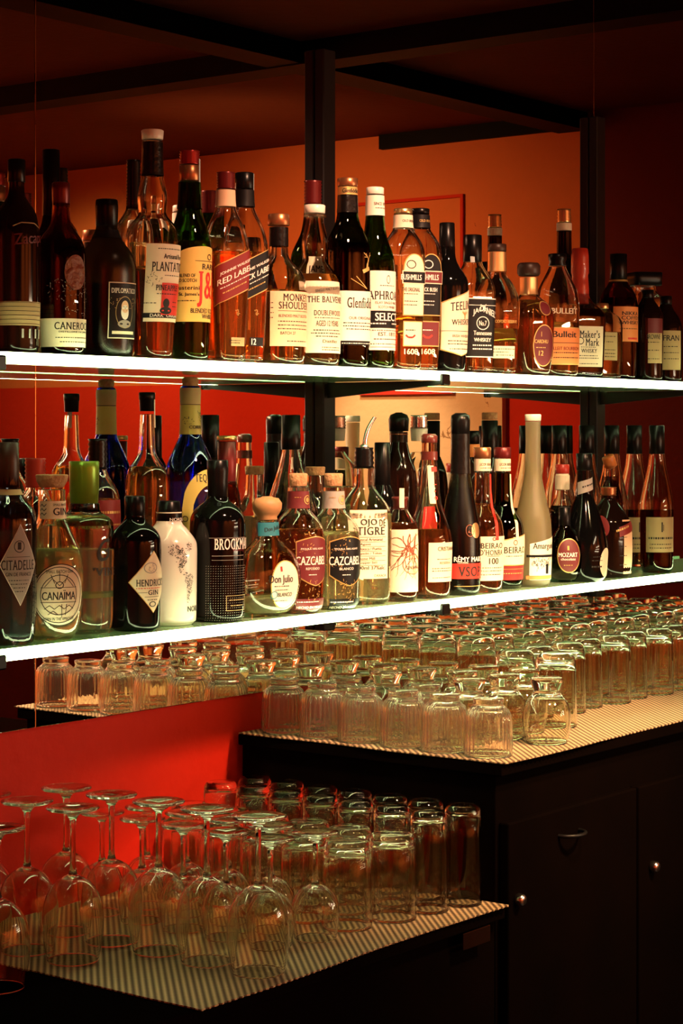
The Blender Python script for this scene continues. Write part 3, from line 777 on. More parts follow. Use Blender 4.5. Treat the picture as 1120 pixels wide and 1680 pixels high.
b = Bottle('whisky_bottle', 'broad clear whisky bottle reading MONKEY SHOULDER with a copper-topped stopper', 457, 1.93, 'U', [(600, 43), (575, 45), (470, 46.5), (450, 41), (428, 20), (420, 15.5), (374, 15)], liquid=(478, 'whisky'), cat='whisky bottle', phi=30)
b.cap('cap', [(371, 18), (352, 17.5)], 'copper'); b.ringband('neck_foil', 374, 405, 'foilblack')
b.label((481, 570), 44, 'peach', dx=6, txt=[('*MONKEY', 10, 491, 11.5, 54), ('*SHOULDER', 8, 504, 11.5, 64), ('BLENDED MALT SCOTCH', 6, 521, 4.5, 60), ('=', 8, 513, .7, 66), ('~', 6, 530, 2.2, 62), ('~', 6, 536, 2.2, 62), ('~', 6, 542, 2.2, 62), ('BATCH 27', -8, 549, 4.8, 26), ('~', -36, 500, 2, 8), ('~', -36, 508, 2, 8), ('~', -36, 516, 2, 8), ('~', -36, 524, 2, 8), ('~', 12, 562, 2.4, 44)])

b = Bottle('whisky_bottle', 'green whisky bottle with a dark red cap standing behind the cream-capped one', 513, 2.015, 'U', [(596, 36), (560, 38), (440, 39), (415, 35), (385, 20), (365, 16), (335, 14)], glass='green', liquid=(420, 'whisky'), cat='whisky bottle', phi=30)
b.cap('cap', [(336, 15), (298, 15)], 'capdred', ridges=7); b.label((425, 520), 34, 'cream', dx=0, txt=[('JAMESON', 0, 447, 17, 60)])

b = Bottle('whisky_bottle', 'round-necked whisky bottle with a cream cap and long cream label reading THE BALVENIE', 516, 1.9301, 'U', [(604, 40), (570, 42), (480, 42.5), (455, 38), (438, 26), (428, 19), (415, 21), (395, 21.5), (375, 17), (362, 14), (352, 14)], liquid=(452, 'whisky'), cat='whisky bottle', phi=30)
b.cap('cap', [(351, 17), (337, 17.5)], 'capwhite'); b.cap('lip', [(357, 18.5), (352.5, 18.5)], 'clear')
b.label((464, 581), 46, 'cream', dx=2, txt=[('SINGLE MALT SCOTCH', 4, 477, 4.5, 50, 'ink', .15), ('*THE BALVENIE', 2, 494, 10, 72), ('*DOUBLEWOOD', 4, 516, 8.5, 54), ('~', 4, 524, 2, 52), ('AGED 12 YEARS', 2, 533, 9, 44), ('~', 2, 544, 2.4, 52), ('~', 2, 549, 2.4, 60), ('~', 2, 554, 2.4, 44), ('Distiller', 6, 562, 5, 30), ('~', 10, 572, 2, 40), ('~', 10, 576, 2, 40)])

b = Bottle('whisky_bottle', 'dark green three-cornered whisky bottle with a gold stag, reading GLENFIDDICH', 570, 1.9224, 'U', [(606, 33), (570, 36), (480, 37.5), (408, 37), (388, 31), (370, 21), (352, 17), (310, 15.5)], glass='dgreen', liquid=(400, 'dark'), cat='whisky bottle', n=3, phi=28)
b.cap('cap', [(307, 16.5), (293, 17)], 'copper', ridges=0); b.ringband('neck_foil', 322, 350, 'foilblack'); b.ringband('neck_band', 308, 321, 'gold'); b.write([('Glenfiddich', 0, 314.5, 7, 30)], b.root, .0012)
b.label((480, 561), 42, 'white', dx=2, txt=[('*Glenfiddich', 14, 499, 17, 64), ('OUR ORIGINAL', 8, 524, 4.5, 46), ('~', 6, 532, 2.4, 60), ('~', 6, 537, 2.4, 60), ('~', 6, 542, 2.4, 50)])
b.label((561, 568), 42, 'lblack', dx=2, name='foot_band', txt=[('~', 4, 565, 2, 60, 'whiteink')])
b.write([([(0, -14, 2, -4, 3.5), (2, -4, 4, 2, 2.2), (4, 2, -2, 12, 1), (4, 2, 9, 14, 1), (-1, 8, -6, 13, .8), (7, 8, 12, 10, .8), (1, 6, -5, 6, .8), (-8, -18, 6, -12, 6), (-20, -26, 0, -46, 1.3), (0, -46, -30, -30, 1)], 18, 430, 1, 1, 'gold')], b.root)

b = Bottle('whisky_bottle', 'green whisky bottle with a white cap and white label reading LAPHROAIG SELECT', 615, 1.9178, 'U', [(606, 31), (570, 33), (440, 33.5), (420, 31), (395, 21), (378, 17.5), (357, 15.5), (322, 14.5)], glass='green', liquid=(428, 'whisky'), cat='whisky bottle', phi=33)
b.cap('cap', [(320, 14.5), (308, 14.5)], 'capwhite'); b.ringband('neck_band', 322, 355, 'white'); b.write([('SINCE 1815', 2, 336, 5, 24), ('~', 2, 343, 1.8, 20)], b.root, .0011)
b.label((447, 576), 44, 'white', dx=4, txt=[('o', 4, 461, 14, 7), ('~', 4, 471, 1.8, 30), ('*LAPHROAIG', 2, 487, 14, 78), ('ISLAY SINGLE MALT', 4, 499, 4.2, 46), ('SCOTCH WHISKY', 4, 506, 4.2, 36), ('EST. 1815', 4, 550, 6, 36), ('~', 4, 558, 2, 50), ('~', 4, 566, 2, 62), ('=', 4, 571, .7, 70), ('~', 4, 544, 2, 64)])
b.label((512, 540), 44.5, 'lblack', dx=4, name='name_band', off=.0012, txt=[('SELECT', 4, 522, 13, 46, 'whiteink'), ('~', -14, 533, 3, 26, 'whiteink'), ('~', 22, 533, 3, 22, 'whiteink')])

def irish(cx, Y, lab, capm, m1, ink, l2, phi=30):
    b = Bottle('whisky_bottle', lab, cx, Y, 'U', [(608, 29), (570, 31), (500, 34), (420, 37, 1), (402, 33, .8), (385, 22, .4), (377, 16, 0), (348, 15, 0)], phi=phi, rho=.8, n=4.5, liquid=(515, 'whisky'), cat='whisky bottle')
    b.cap('cap', [(353, 15), (343, 15.5)], 'capgold' if capm == 'cream' else 'capblack'); b.ringband('neck_band', 354, 375, capm); b.write([('OLD IRISH', 2, 364, 4, 22, 'ink' if capm == 'cream' else 'gold')], b.root, .0011)
    b.label((420, 518), 19, m1, 'arch', dx=6, k=26, border='gold', txt=[('o', 0, 436, 14, 18, ink), (l2, 0, 477, 6.5, 34, ink), ('~', 0, 484, 2, 26, ink), ('~', 0, 496, 2, 24, ink), ('~', 0, 502, 2, 26, ink)])
    b.label((448, 466), 21, 'lblack' if m1 != 'lblack' else 'maroon', dx=6, off=.0013, border='cream', name='name_band', txt=[('BUSHMILLS', 0, 457, 9, 38, 'whiteink')])
    b.label((530, 568), 17, m1 if m1 != 'lblack' else 'maroon', dx=5, name='lower_label', border='gold', txt=[('~', 0, 543, 2.5, 18, ink), ([(-9, 2, -4, -2, 3), (-4, -2, 4, -2, 3), (4, -2, 9, 2, 3)], 0, 553, 1, 1, 'lred')])
    b.write([('1608', 2, 578, 9, 26, 'cream')], b.root)
irish(661, 1.9105, 'clear angular whisky bottle with a pale arched label reading BUSHMILLS THE ORIGINAL', 'cream', 'cream', 'ink', 'THE ORIGINAL')
irish(689, 1.9254, 'clear angular whisky bottle with a black arched label reading BUSHMILLS BLACK BUSH', 'lblack', 'lblack', 'whiteink', 'BLACK BUSH')

b = Bottle('whisky_bottle', 'black whisky bottle with a pointed cream label reading TEELING WHISKEY', 733, 1.9201, 'U', [(610, 30), (560, 33), (470, 35.5), (455, 33), (438, 20), (425, 14), (400, 13)], glass='black', solid=True, cat='whisky bottle', phi=36)
b.cap('cap', [(420, 13.5), (366, 12.5)], 'capblack')
b.label((472, 584), 36, 'cream', 'tag', dx=6, k=28, border='gold', txt=[('*TEELING', 10, 503, 14, 52, 'ink', .12), ([(-6, 4, 0, -2, 2.5), (0, -2, 6, 4, 2.5), (0, 4, 0, -8, 2.5)], 12, 517, 1, 1, 'gold'), ('*WHISKEY', 8, 530, 9, 44, 'ink', .05), ('=', 2, 545, .8, 64), ('IRISH WHISKEY', 8, 553, 4.5, 40), ('~', 6, 561, 2.4, 50), ('~', 6, 566, 2.4, 50), ('~', 4, 574, 2, 40)])

b = Bottle('whiskey_bottle', 'square whiskey bottle with a black label reading JACK DANIELS and a black cap', 775, 1.9419, 'U', [(611, 32, 1), (560, 34, 1), (480, 38, 1), (462, 34, .9), (442, 20, .4), (432, 15, 0), (400, 14, 0)], phi=30, n=6, liquid=(497, 'whisky'), cat='whiskey bottle')
b.cap('cap', [(430, 15.5), (386, 15)], 'capblack'); b.label((388, 432), 3.5, 'striplab', dx=-8, name='duty_strip')
b.label((493, 586), 36, 'lblack', dx=2, border='whiteink', txt=[('JACK', -4, 511, 11, 26, 'whiteink', .4), ("DANIEL'S", 14, 513, 11, 34, 'whiteink', -.4), ('o', 2, 532, 22, 24, 'whiteink'), ('No.7', 2, 532, 8, 14, 'whiteink'), ('Tennessee', 2, 548, 7, 34, 'whiteink'), ('WHISKEY', 2, 559, 6, 32, 'whiteink'), ('~', 2, 568, 3, 36, 'whiteink'), ('~', 2, 574, 3, 36, 'whiteink'), ('=', 2, 503, .8, 54, 'whiteink')])

b = Bottle('whiskey_bottle', 'clear oval whiskey bottle with a wooden stopper and low white label', 815, 1.9418, 'U', [(613, 31), (580, 33), (510, 37.5), (485, 36), (462, 24), (453, 15), (414, 14.5)], phi=26, n=2.6, rho=.7, liquid=(540, 'whisky'), cat='whiskey bottle')
b.cap('cap', [(413, 15.5), (401, 15.5)], 'dwood'); b.ringband('neck_band', 414, 446, 'capgold')
b.label((569, 589), 24, 'cream', dx=-2, txt=[('~', 0, 574, 2, 42), ('~', -6, 579, 2, 30), ('~', 4, 584, 2, 34)]); b.write([('WOODFORD RESERVE', 0, 529, 5, 50, 'gold')], b.root)

b = Bottle('whisky_bottle', 'faceted dark amber whisky bottle with a broad wooden stopper reading CARDHU', 867, 1.928, 'U', [(616, 34), (580, 40), (520, 42), (502, 36), (488, 18), (484, 14), (456, 14)], phi=34, n=3.2, glass='clear', liquid=(494, 'rum'), cat='whisky bottle')
b.cap('cap', [(453, 17), (449, 19), (437, 19), (432, 17)], 'dwood'); b.ringband('neck_band', 456, 484, 'capgold')
b.label((536, 601), 20, 'maroon', 'oval', dx=6, border='gold', txt=[('CARDHU', 0, 562, 6, 26, 'gold'), ('12', 0, 581, 8, 9, 'gold'), ('=', 0, 550, 8, 1, 'gold'), ('~', 0, 572, 2, 20, 'gold')])
b.label((497, 518), 10, 'maroon', 'oval', dx=10, name='neck_seal', border='gold')

b = Bottle('whiskey_bottle', 'rounded clear whiskey bottle with a black stopper and orange label reading BULLEIT', 914, 1.925, 'U', [(618, 33), (590, 35), (500, 36), (475, 32), (452, 20), (440, 14), (436, 14)], phi=28, n=2.5, rho=.75, liquid=(530, 'whisky'), cat='whiskey bottle')
b.cap('cap', [(437, 15), (430, 13), (426, 15), (417, 15)], 'capblack')
b.label((540, 598), 38, 'orange', dx=0, border='gold', txt=[('Bulleit', 0, 550, 10, 44, 'ink'), ("BULLEIT BOURBON", 0, 573, 5.5, 58, 'ldred'), ('~', 0, 580, 2.4, 54), ('~', 0, 588, 2.4, 54), ('=', 0, 564, .8, 60)]); b.write([('BULLEIT', 0, 512, 9, 48, 'cream')], b.root)

b = Bottle('liqueur_bottle', 'tall slim bottle with a gold and white cap above the black stopper', 925, 2.045, 'U', [(610, 30), (540, 33), (470, 30), (440, 18), (425, 12.5), (380, 12)], glass='black', solid=True, cat='liqueur bottle')
b.cap('cap', [(366, 12), (344, 11.5)], 'capgold', ridges=4); b.ringband('neck_band', 367, 379, 'cream')

b = Bottle('whiskey_bottle', "squared whiskey bottle with a red wax neck, cream label reading MAKER'S MARK", 951, 1.963, 'U', [(621, 37, 1), (590, 39, 1), (530, 42, 1), (515, 41, .9), (500, 26, .4), (490, 15, 0), (450, 13, 0)], phi=30, n=4, rho=.8, liquid=(508, 'dark'), cat='whiskey bottle')
b.cap('wax_seal', [(500, 14.5), (478, 15), (460, 14), (452, 13.5), (448, 15), (420, 14.5), (408, 13)], 'wax')
b.label((537, 603), 24, 'cream', dx=3, txt=[("*Maker's", 1, 550, 12, 38), ('*Mark', 6, 563, 12, 26), ('o', -16, 561, 12, 12), ('~', 0, 571, 1.8, 30), ('*WHISKY', 0, 577, 6.5, 30), ('~', 0, 585, 1.8, 36), ('~', 0, 589, 1.8, 36), ('~', 0, 598, 1.8, 34)])

b = Bottle('miniature_bottle', 'short flask-like amber bottle with a cream cap at the right of the upper shelf', 988, 1.9591, 'U', [(621, 31), (580, 33), (530, 33), (518, 27), (510, 11), (505, 9)], phi=40, rho=.5, n=2.6, liquid=(545, 'whisky'), cat='whisky bottle')
b.cap('cap', [(507, 10), (498, 10)], 'capgold'); b.label((546, 592), 14, 'tan', dx=2, txt=[('~', 0, 553, 2, 22), ('~', 0, 562, 2, 16), ('~', 0, 575, 2, 22), ('~', 0, 581, 2, 22), ('~', 0, 586, 2, 22)])

b = Bottle('whisky_bottle', 'dark bottle with an orange label reading NIKKA COFFEY WHISKY and black cap', 1014, 1.9749, 'U', [(621, 30), (590, 31.5), (500, 32), (482, 28), (466, 16), (455, 13)], glass='amberg', liquid=(490, 'dark'), cat='whisky bottle', phi=34)
b.cap('cap', [(459, 14), (417, 14)], 'capblack'); b.ringband('neck_band', 460, 463, 'gold')
b.label((505, 562), 27, 'orange', dx=0, txt=[('NIKKA', 4, 516, 6, 34), ('COFFEY', 6, 523.5, 6, 40), ('WHISKY', 4, 531, 6, 38), ('~', 4, 541, 2, 34), ('=', 8, 557, 3, 22, 'lred')])

b = Bottle('liqueur_bottle', 'square dark bottle with a wide square black cap reading DISARONNO', 1056, 2.03, 'U', [(618, 30, 1), (560, 32, 1), (500, 34, 1), (488, 30, 1), (480, 20, .6), (470, 18, .5)], glass='clear', liquid=(505, 'dark'), phi=24, n=7, cat='liqueur bottle')
b.cap('cap', [(470, 29), (448, 30)], 'capblack', sq=7)
b.write([('DISARONNO', 0, 459, 6, 34, 'gold')], b.root)

b = Bottle('gin_bottle', 'slim dark bottle with a wine-red over tan label, right part of the upper shelf', 1062, 1.9426, 'U', [(622, 24), (580, 25), (520, 26), (508, 22), (495, 12), (488, 9), (484, 9)], glass='brownb', solid=True, cat='spirit bottle', phi=24)
b.cap('cap', [(490, 10), (476, 10)], 'capblack')
b.label((524, 597), 14, 'tan', dx=4, txt=[('BROWNE', 0, 554, 8, 24), ('~', 0, 563, 2, 20), ('~', 0, 576, 2, 20), ('~', 0, 590, 2, 20)]); b.label((524, 548), 14.2, 'maroon', dx=4, name='upper_label', off=.0012)
b = Bottle('gin_bottle', 'slim dark bottle with a yellowish label starting with FRAN, at the far right end', 1092, 1.9599, 'U', [(622, 26), (580, 27), (535, 27), (522, 22), (508, 12), (498, 9)], glass='brownb', solid=True, cat='spirit bottle', phi=20)
b.cap('cap', [(500, 10), (486, 10)], 'capblack')
b.label((544, 608), 17, 'tan', dx=2, txt=[('FRAN', 0, 556, 9, 28), ('~', 0, 570, 2, 26), ('~', 0, 580, 2, 26), ('~', 0, 590, 2, 26)])

b = Bottle('vodka_bottle', 'clear bottle with a black ribbed cap behind the onion-necked rum bottle', 219, 2.05, 'U', [(590, 32), (400, 33), (372, 30), (352, 16), (343, 12), (330, 12)], liquid=(400, 'gold_l'), cat='spirit bottle')
b.cap('cap', [(344, 12.5), (264, 12)], 'capblack', ridges=14)
b = Bottle('whisky_bottle', 'dark bottle with a tall black neck behind the CANEROCK rum bottle', 84, 2.0449, 'U', [(590, 31), (420, 33), (395, 28), (370, 16), (350, 13.5)], glass='brownb', solid=True, cat='spirit bottle')
b.cap('cap', [(355, 14.5), (246, 14)], 'capblack')

# ================================================================== bottles of the lower shelf
fl_ = lambda z, t: 1 + 0.012*math.cos(22*t) if 0.004 < z < 0.23 else 1
b = Bottle('gin_bottle', 'fluted smoky gin bottle with a diamond label reading CITADELLE', 14, 1.9276, 'L', [(1064, 42), (1000, 45), (860, 46), (835, 42), (815, 25), (803, 18), (760, 16)], glass='fluteb', liquid=(870, 'water'), flute=fl_, cat='gin bottle', phi=22)
b.cap('cap', [(800, 17.5), (760, 17), (726, 16.5)], 'dwood'); b.ringband('neck_band', 803, 812, 'tan')
b.label((860, 990), 33, 'grey', 'diamond', dx=2, border='whiteink', txt=[('o', 0, 895, 20, 18), ('I', 0, 894, 12, 6), ('*CITADELLE', 0, 925, 16, 58), ('GIN DE FRANCE', 0, 940, 6, 44), ('~', 0, 950, 2, 34), ('~', 0, 956, 2, 28), ('~', 0, 962, 2, 20), ('~', 0, 968, 2, 14), ('=', 0, 912, .8, 40)])
b = Bottle('gin_bottle', 'round clear gin bottle with a broad tan stopper and circular label reading CANAIMA', 85, 1.9251, 'L', [(1050, 36), (1030, 44), (1000, 49), (940, 52), (905, 48), (880, 36), (855, 24), (845, 22.5), (803, 22)], liquid=(900, 'gold_l'), cat='gin bottle', phi=14, n=2.2)
b.cap('stopper', [(800, 20), (790, 25), (779, 27)], 'cork')
b.label((822, 851), 30, 'cream', dx=2, name='neck_label', txt=[('GIN', 10, 839, 12, 27), ('SMALL BATCH', 10, 828, 4, 27), ([(-8+0, 0, -4, 4, 1.2), (-4, 4, 0, 0, 1.2), (0, 0, 4, 4, 1.2), (-8, -7, -4, -3, 1.2), (-4, -3, 0, -7, 1.2), (0, -7, 4, -3, 1.2), (-8, 7, -4, 11, 1.2), (-4, 11, 0, 7, 1.2), (0, 7, 4, 11, 1.2)], -18, 838, 1)])
b.label((924, 1022), 45, 'cream', 'oval', dx=2, border='ink', txt=[('o', 0, 973, 92, 84), ('o', 0, 973, 66, 62), ('CANAÏMA', 0, 973, 16, 56), ('=', 0, 961, .9, 60), ('=', 0, 985, .9, 60), ('SMALL BATCH GIN', 0, 935, 5, 44), ('BORN IN THE AMAZON', 0, 1012, 5, 50), ('o', 0, 957, 12, 14), ([(-24, -8, -12, 6, 1), (-12, 6, 0, -6, 1), (0, -6, 12, 6, 1), (12, 6, 24, -8, 1), (0, 0, 0, 16, 1), (-8, -2, -14, 12, 1), (8, -2, 14, 12, 1)], 0, 952, 1), ([(-24, 0, -16, 6, 1), (-16, 6, -8, 0, 1), (-8, 0, 0, 6, 1), (0, 6, 8, 0, 1), (8, 0, 16, 6, 1), (16, 6, 24, 0, 1), (-18, -9, -10, -3, 1), (-10, -3, -2, -9, 1), (4, 8, 4, -14, 1), (12, 8, 10, -10, 1)], 0, 996, 1)])
b = Bottle('gin_bottle', "clear gin bottle with a tall metallic green cap, reading G'VINE", 138, 1.9555, 'L', [(1042, 44), (1020, 47), (900, 49), (858, 48), (848, 40), (842, 27), (826, 25)], liquid=(900, 'water'), cat='gin bottle', phi=26)
b.cap('cap', [(826, 23), (811, 23.5), (810, 24), (770, 24.5), (757, 25)], 'capgreen'); b.cap('collar', [(840, 27), (827, 24)], 'black')
b.ringband('tinted_shoulder', 844, 862, 'gtop', .0006); b.ringband('colour_band', 972, 979, 'greenband', -.0034)
b.write([('G', 12, 902, 34, 26, 'ink', .4), ("*'VINE", 20, 936, 14, 58, 'ink'), ('PREMIUM GIN', 0, 864, 5, 60, 'greenband')], b.root)
b = Bottle('gin_bottle', "black apothecary gin bottle with a diamond label reading HENDRICK'S", 221, 1.9263, 'L', [(1040, 38), (1030, 42), (900, 44), (882, 43), (870, 36), (858, 20), (850, 16.5), (835, 16)], glass='black', solid=True, cat='gin bottle', phi=36)
b.cap('cap', [(848, 16.5), (814, 17)], 'capblack')
b.label((904, 1002), 42, 'cream', 'diamond', dx=6, border='gold', txt=[('o', 0, 930, 18, 26, 'grey'), ("*HENDRICK'S", 6, 954, 11.5, 62), ('~', 0, 963, 2, 50, 'lred'), ('*GIN', 6, 970, 8, 22), ('=', -14, 970, .7, 16), ('=', 4, 977, .7, 30), ('~', 4, 982, 2, 20), ('o', 4, 989, 9, 14), (strip(0, 0, 22, 8, 7), 4, 930, 1, 1, 'grey')])
b = Bottle('gin_bottle', 'white ceramic gin bottle printed with a dotted map, reading NORDES', 277, 1.9449, 'L', [(1028, 42), (1018, 45), (900, 46.5), (887, 45), (868, 30), (858, 20), (840, 19)], glass='ceramic', solid=True, cat='gin bottle', phi=18)
b.cap('cap', [(860, 20.5), (842, 20), (840, 19.5), (822, 18)], 'capblack'); b.ringband('cap_ring', 840, 842, 'white', .0016); b.write([('NORDES', 10, 852, 5, 30, 'whiteink')], b.root, .0022)
dots = []
rr_ = random.Random(4)
def blob(cx_, cy_, rx, ry, n):
    for _ in range(n):
        a, q = rr_.uniform(0, 2*PI), math.sqrt(rr_.random()); x0, y0 = cx_+rx*q*math.cos(a), cy_+ry*q*math.sin(a); an = rr_.uniform(0, PI); dots.append((x0, y0, x0+1.5*math.cos(an), y0+1.5*math.sin(an), 1.1))
blob(-12, 33, 13, 9, 60); blob(-1, 20, 10, 14, 90); blob(12, 38, 7, 7, 28); blob(-2, 4, 5, 8, 26); blob(6, -6, 4, 3, 10); blob(14, -16, 9, 11, 70); blob(14, -32, 5, 11, 36); blob(12, -46, 2.5, 8, 12)
b.write([(dots, 8, 934, 1, 1, 'ink'), ('NORDES', 40, 997, 9, 44, 'ink')], b.root)
b = Bottle('gin_bottle', 'black textured gin bottle with a white name reading BROCKMANS', 357, 1.928, 'L', [(1022, 42), (1010, 44), (860, 46), (845, 44), (832, 34), (822, 19), (812, 16), (790, 15)], glass='black', solid=True, cat='gin bottle', phi=26)
b.cap('cap', [(822, 17), (790, 16.5), (775, 17.5), (755, 17.5)], 'capblack')
b.write([('*BROCKMANS', 14, 891, 18, 80, 'whiteink'), ('Intensely', 18, 901, 7, 26, 'capdred'), ('=', 0, 881, .8, 70, 'grey'), ('=', 0, 910, .8, 60, 'grey'), ('=', 0, 917, .6, 60, 'grey'), ([(-16, -12, 26, -12, .8), (-16, 12, 26, 12, .8), (-16, -12, -16, 12, .8), (26, -12, 26, 12, .8)], 10, 987, 1, 1, 'tan'), ('~', 16, 982, 2.4, 34, 'tan'), ('~', 16, 991, 2.4, 28, 'tan')], b.root)
tex = [(x, y, x+1.3, y+.6, .7) for x in range(-40, 40, 4) for y in range(-50, 40, 4)]
b.write([(tex, 0, 965, 1, 1, 'grey')], b.root, .0008)
b = Bottle('tequila_bottle', 'round clear flask with a turned wood stopper and teal neck band reading DON JULIO', 438, 1.9153, 'L', [(1011, 22), (1005, 36), (990, 48), (965, 56), (935, 56), (910, 46), (892, 27), (882, 19), (855, 18.5)], liquid=(976, 'gold_l'), cat='tequila bottle', phi=38, rho=.62, n=2.3)
b.cap('stopper', [(853, 17), (848, 16), (843, 20), (835, 24), (826, 24.5), (818, 19), (815, 10)], 'wood')
b.label((857, 879), 27, 'teal', dx=2, name='neck_band', txt=[('Don Julio', 2, 868, 9, 32, 'ink', .15)])
b.label((920, 996), 30, 'white', 'oval', dx=10, border='olivep', txt=[('Don Julio', 0, 950, 16, 48), ('I', 0, 932, 8, 4, 'lred'), ('o', -14, 974, 13, 13, 'teal'), ('BLANCO', 8, 974, 6.5, 30), ('~', 0, 960, 2, 30), ('~', 0, 966, 2, 26), ('~', 0, 984, 2, 30)])
def cactus(cx, Y, lab, neckm, mat, liq, lvl, phi):
    b = Bottle('tequila_bottle', lab, cx, Y, 'L', [(1002, 37), (990, 41), (900, 44), (868, 42), (852, 34), (838, 20), (830, 18), (799, 17)], liquid=(lvl, liq), cat='tequila bottle', phi=phi)
    b.cap('cork', [(798, 14.5), (777, 15.5)], 'cork')
    b.ringband('neck_band', 806, 834, neckm); b.write([('o', 6, 820, 15, 14, 'gold'), ('O', 6, 820, 8, 7, 'gold'), ('~', -10, 816, 1.6, 12, 'gold')], b.root, .0014)
    b.label((880, 958), 34, mat, 'shield', dx=6, k=8, border='gold', txt=[('TEQUILA 100% AGAVE', 0, 899, 3.6, 44, 'whiteink'), ('CAZCABEL', 0, 918, 14, 60, 'whiteink'), ('REPOSADO' if mat == 'maroon' else 'BLANCO', 0, 931, 4, 26, 'whiteink'), ('~', 0, 941, 2, 16, 'whiteink')])
    b.label((980, 998), 36, mat, dx=8, name='lower_label', txt=[('~', -6, 985, 2.6, 40, 'whiteink'), ('HECHO EN MEXICO', 0, 994, 4, 52, 'whiteink')])
    b.write([(strip(0, 0, 60, 30, int(cx)), -24, 900, 1, 1, 'gold'), (strip(0, 0, 40, 18, int(cx)+1), 0, 968, 1, 1, 'gold')], b.root)
cactus(489, 1.9201, 'reposado tequila bottle with a cork and maroon shield label reading CAZCABEL', 'maroon', 'maroon', 'rum', 868, 34)
cactus(547, 1.92, 'blanco tequila bottle with a cork and black shield label reading CAZCABEL', 'grey', 'lblack', 'gold_l', 872, 30)
b = Bottle('mezcal_bottle', 'clear mezcal bottle with a metal pouring spout, paper label reading OJO DE TIGRE', 597, 1.935, 'L', [(990, 40), (980, 43), (870, 46), (838, 44), (820, 34), (806, 22), (798, 17), (768, 16.5)], liquid=(842, 'gold_l'), cat='mezcal bottle', phi=18, rho=.7, n=2.4)
b.cap('collar', [(768, 17), (764, 17.5), (735, 16)], 'capblack', ridges=4); b.cap('spout_base', [(735, 8), (731, 7), (728, 4)], 'silver')
z0 = b.zat(731); K = 12; vv = []; ff = []
for i in range(7):
    t = i/6; cx_, cz_ = 0.017*t*t + 0.001, z0 + 0.045*t
    for q in range(K):
        g = 2*PI*q/K; r = (0.0042 - 0.0012*t); vv.append((cx_ + r*math.cos(g), r*math.sin(g), cz_ - r*math.cos(g)*0.3*t))
for i in range(6):
    for q in range(K): ff.append((i*K+q, i*K+(q+1) % K, (i+1)*K+(q+1) % K, (i+1)*K+q))
mesh_obj('pouring_spout', vv, ff, M['silver'], b.root)
b.label((836, 948), 33, 'cream', dx=0, txt=[('MEZCAL', -20, 843, 3.6, 16), ('ARTESANAL', 18, 843, 3.6, 20), ('*OJO', -2, 857, 13, 28), ('*DE', 22, 857, 11, 12), ('*TIGRE', 2, 870, 13, 48), ('Mezcal Artesanal', 0, 884, 4.5, 44), ('Agave', -8, 892, 4.5, 18), ('Oaxaca / Puebla', 0, 899, 4.5, 40), ('Espadin / Tobala', 0, 907, 4.5, 42), ('Stone Mill', -6, 915, 4.5, 28), ('Copper Still', -4, 922, 4.5, 32), ('700ml 37%alc.', 2, 930, 6, 52), ('OAXACA', 18, 943, 4.5, 22)] + [('=', 0, yy, .5, 56) for yy in (880, 888, 895.5, 903, 911, 918.5, 926)])
b = Bottle('mezcal_bottle', 'short-necked amber mezcal bottle with a tree-root drawing on its label', 656, 1.9249, 'L', [(985, 27), (975, 29), (875, 29.5), (858, 27), (842, 16), (832, 11), (816, 12)], liquid=(858, 'rum'), cat='mezcal bottle', phi=22)
b.cap('wax_seal', [(836, 11.5), (822, 12), (819, 14), (815, 14)], 'brownwax'); b.label((801, 833), 3.4, 'cream', dx=-2, name='duty_strip', off=.0025)
rr_ = random.Random(9); roots = []
for k in range(26):
    x, y = rr_.uniform(-4, 4) + (k % 3)*6, 22; a = rr_.uniform(-2.9, -0.25) if k < 17 else rr_.uniform(.3, 2.8)
    for q in range(9):
        a += rr_.uniform(-.5, .5); x2, y2 = x+6*math.cos(a), y+6*math.sin(a)
        if abs(x2) > 34 or not -48 < y2 < 46: break
        roots.append((x, y, x2, y2, max(.5, 1.8-q*.16))); x, y = x2, y2
b.label((868, 970), 36, 'cream', dx=0, txt=[(roots, 0, 920, 1, 1, 'sealbrown'), ('O', 12, 925, 32, 38, 'peach'), ('~', 12, 916, 2.6, 18), ('GENOVEVA', 12, 930, 5.5, 28), ('o', 12, 925, 33, 39, 'sealbrown')])
b = Bottle('cognac_bottle', 'clear long-necked brandy bottle with a brown wax top and plain cream label', 704, 1.9249, 'L', [(980, 33), (968, 35), (885, 37.5), (860, 32), (835, 22), (800, 16), (755, 12.5), (716, 12)], liquid=(868, 'rum'), cat='brandy bottle', phi=34)
b.cap('wax_top', [(727, 13), (716, 13.5), (712, 11)], 'brownwax'); b.ringband('wax_band', 741, 755, 'brownwax', .0012)
b.label((889, 953), 29, 'cream', dx=6, txt=[('CRISTIANA', 12, 899, 6.5, 40), ('~', 6, 916, 1.8, 30), ('RESERVA', 8, 922, 4, 24), ('~', 4, 931, 1.8, 42), ('~', 4, 935, 1.8, 42), ('~', 4, 946, 1.8, 40)]); b.label((764, 826), 5, 'cream', dx=-6, name='neck_strip', txt=[('=', 0, 770, 8, 10, 'lred'), ('~', 0, 795, 2, 6, 'lred'), ('~', 0, 806, 2, 6, 'lred'), ('o', 0, 817, 6, 6, 'lred')])
b = Bottle('cognac_bottle', 'frosted dark green cognac bottle with a gold seal reading REMY MARTIN VSOP', 755, 1.9225, 'L', [(976, 31), (965, 32.5), (905, 34), (870, 33), (835, 27), (805, 21), (777, 15.5), (700, 14.5)], glass='oliver', liquid=(800, 'dark'), cat='cognac bottle', phi=28)
b.cap('cap', [(712, 15.5), (690, 16), (682, 15), (678, 10)], 'capblack'); b.ringband('neck_foil', 712, 777, 'foilblack')
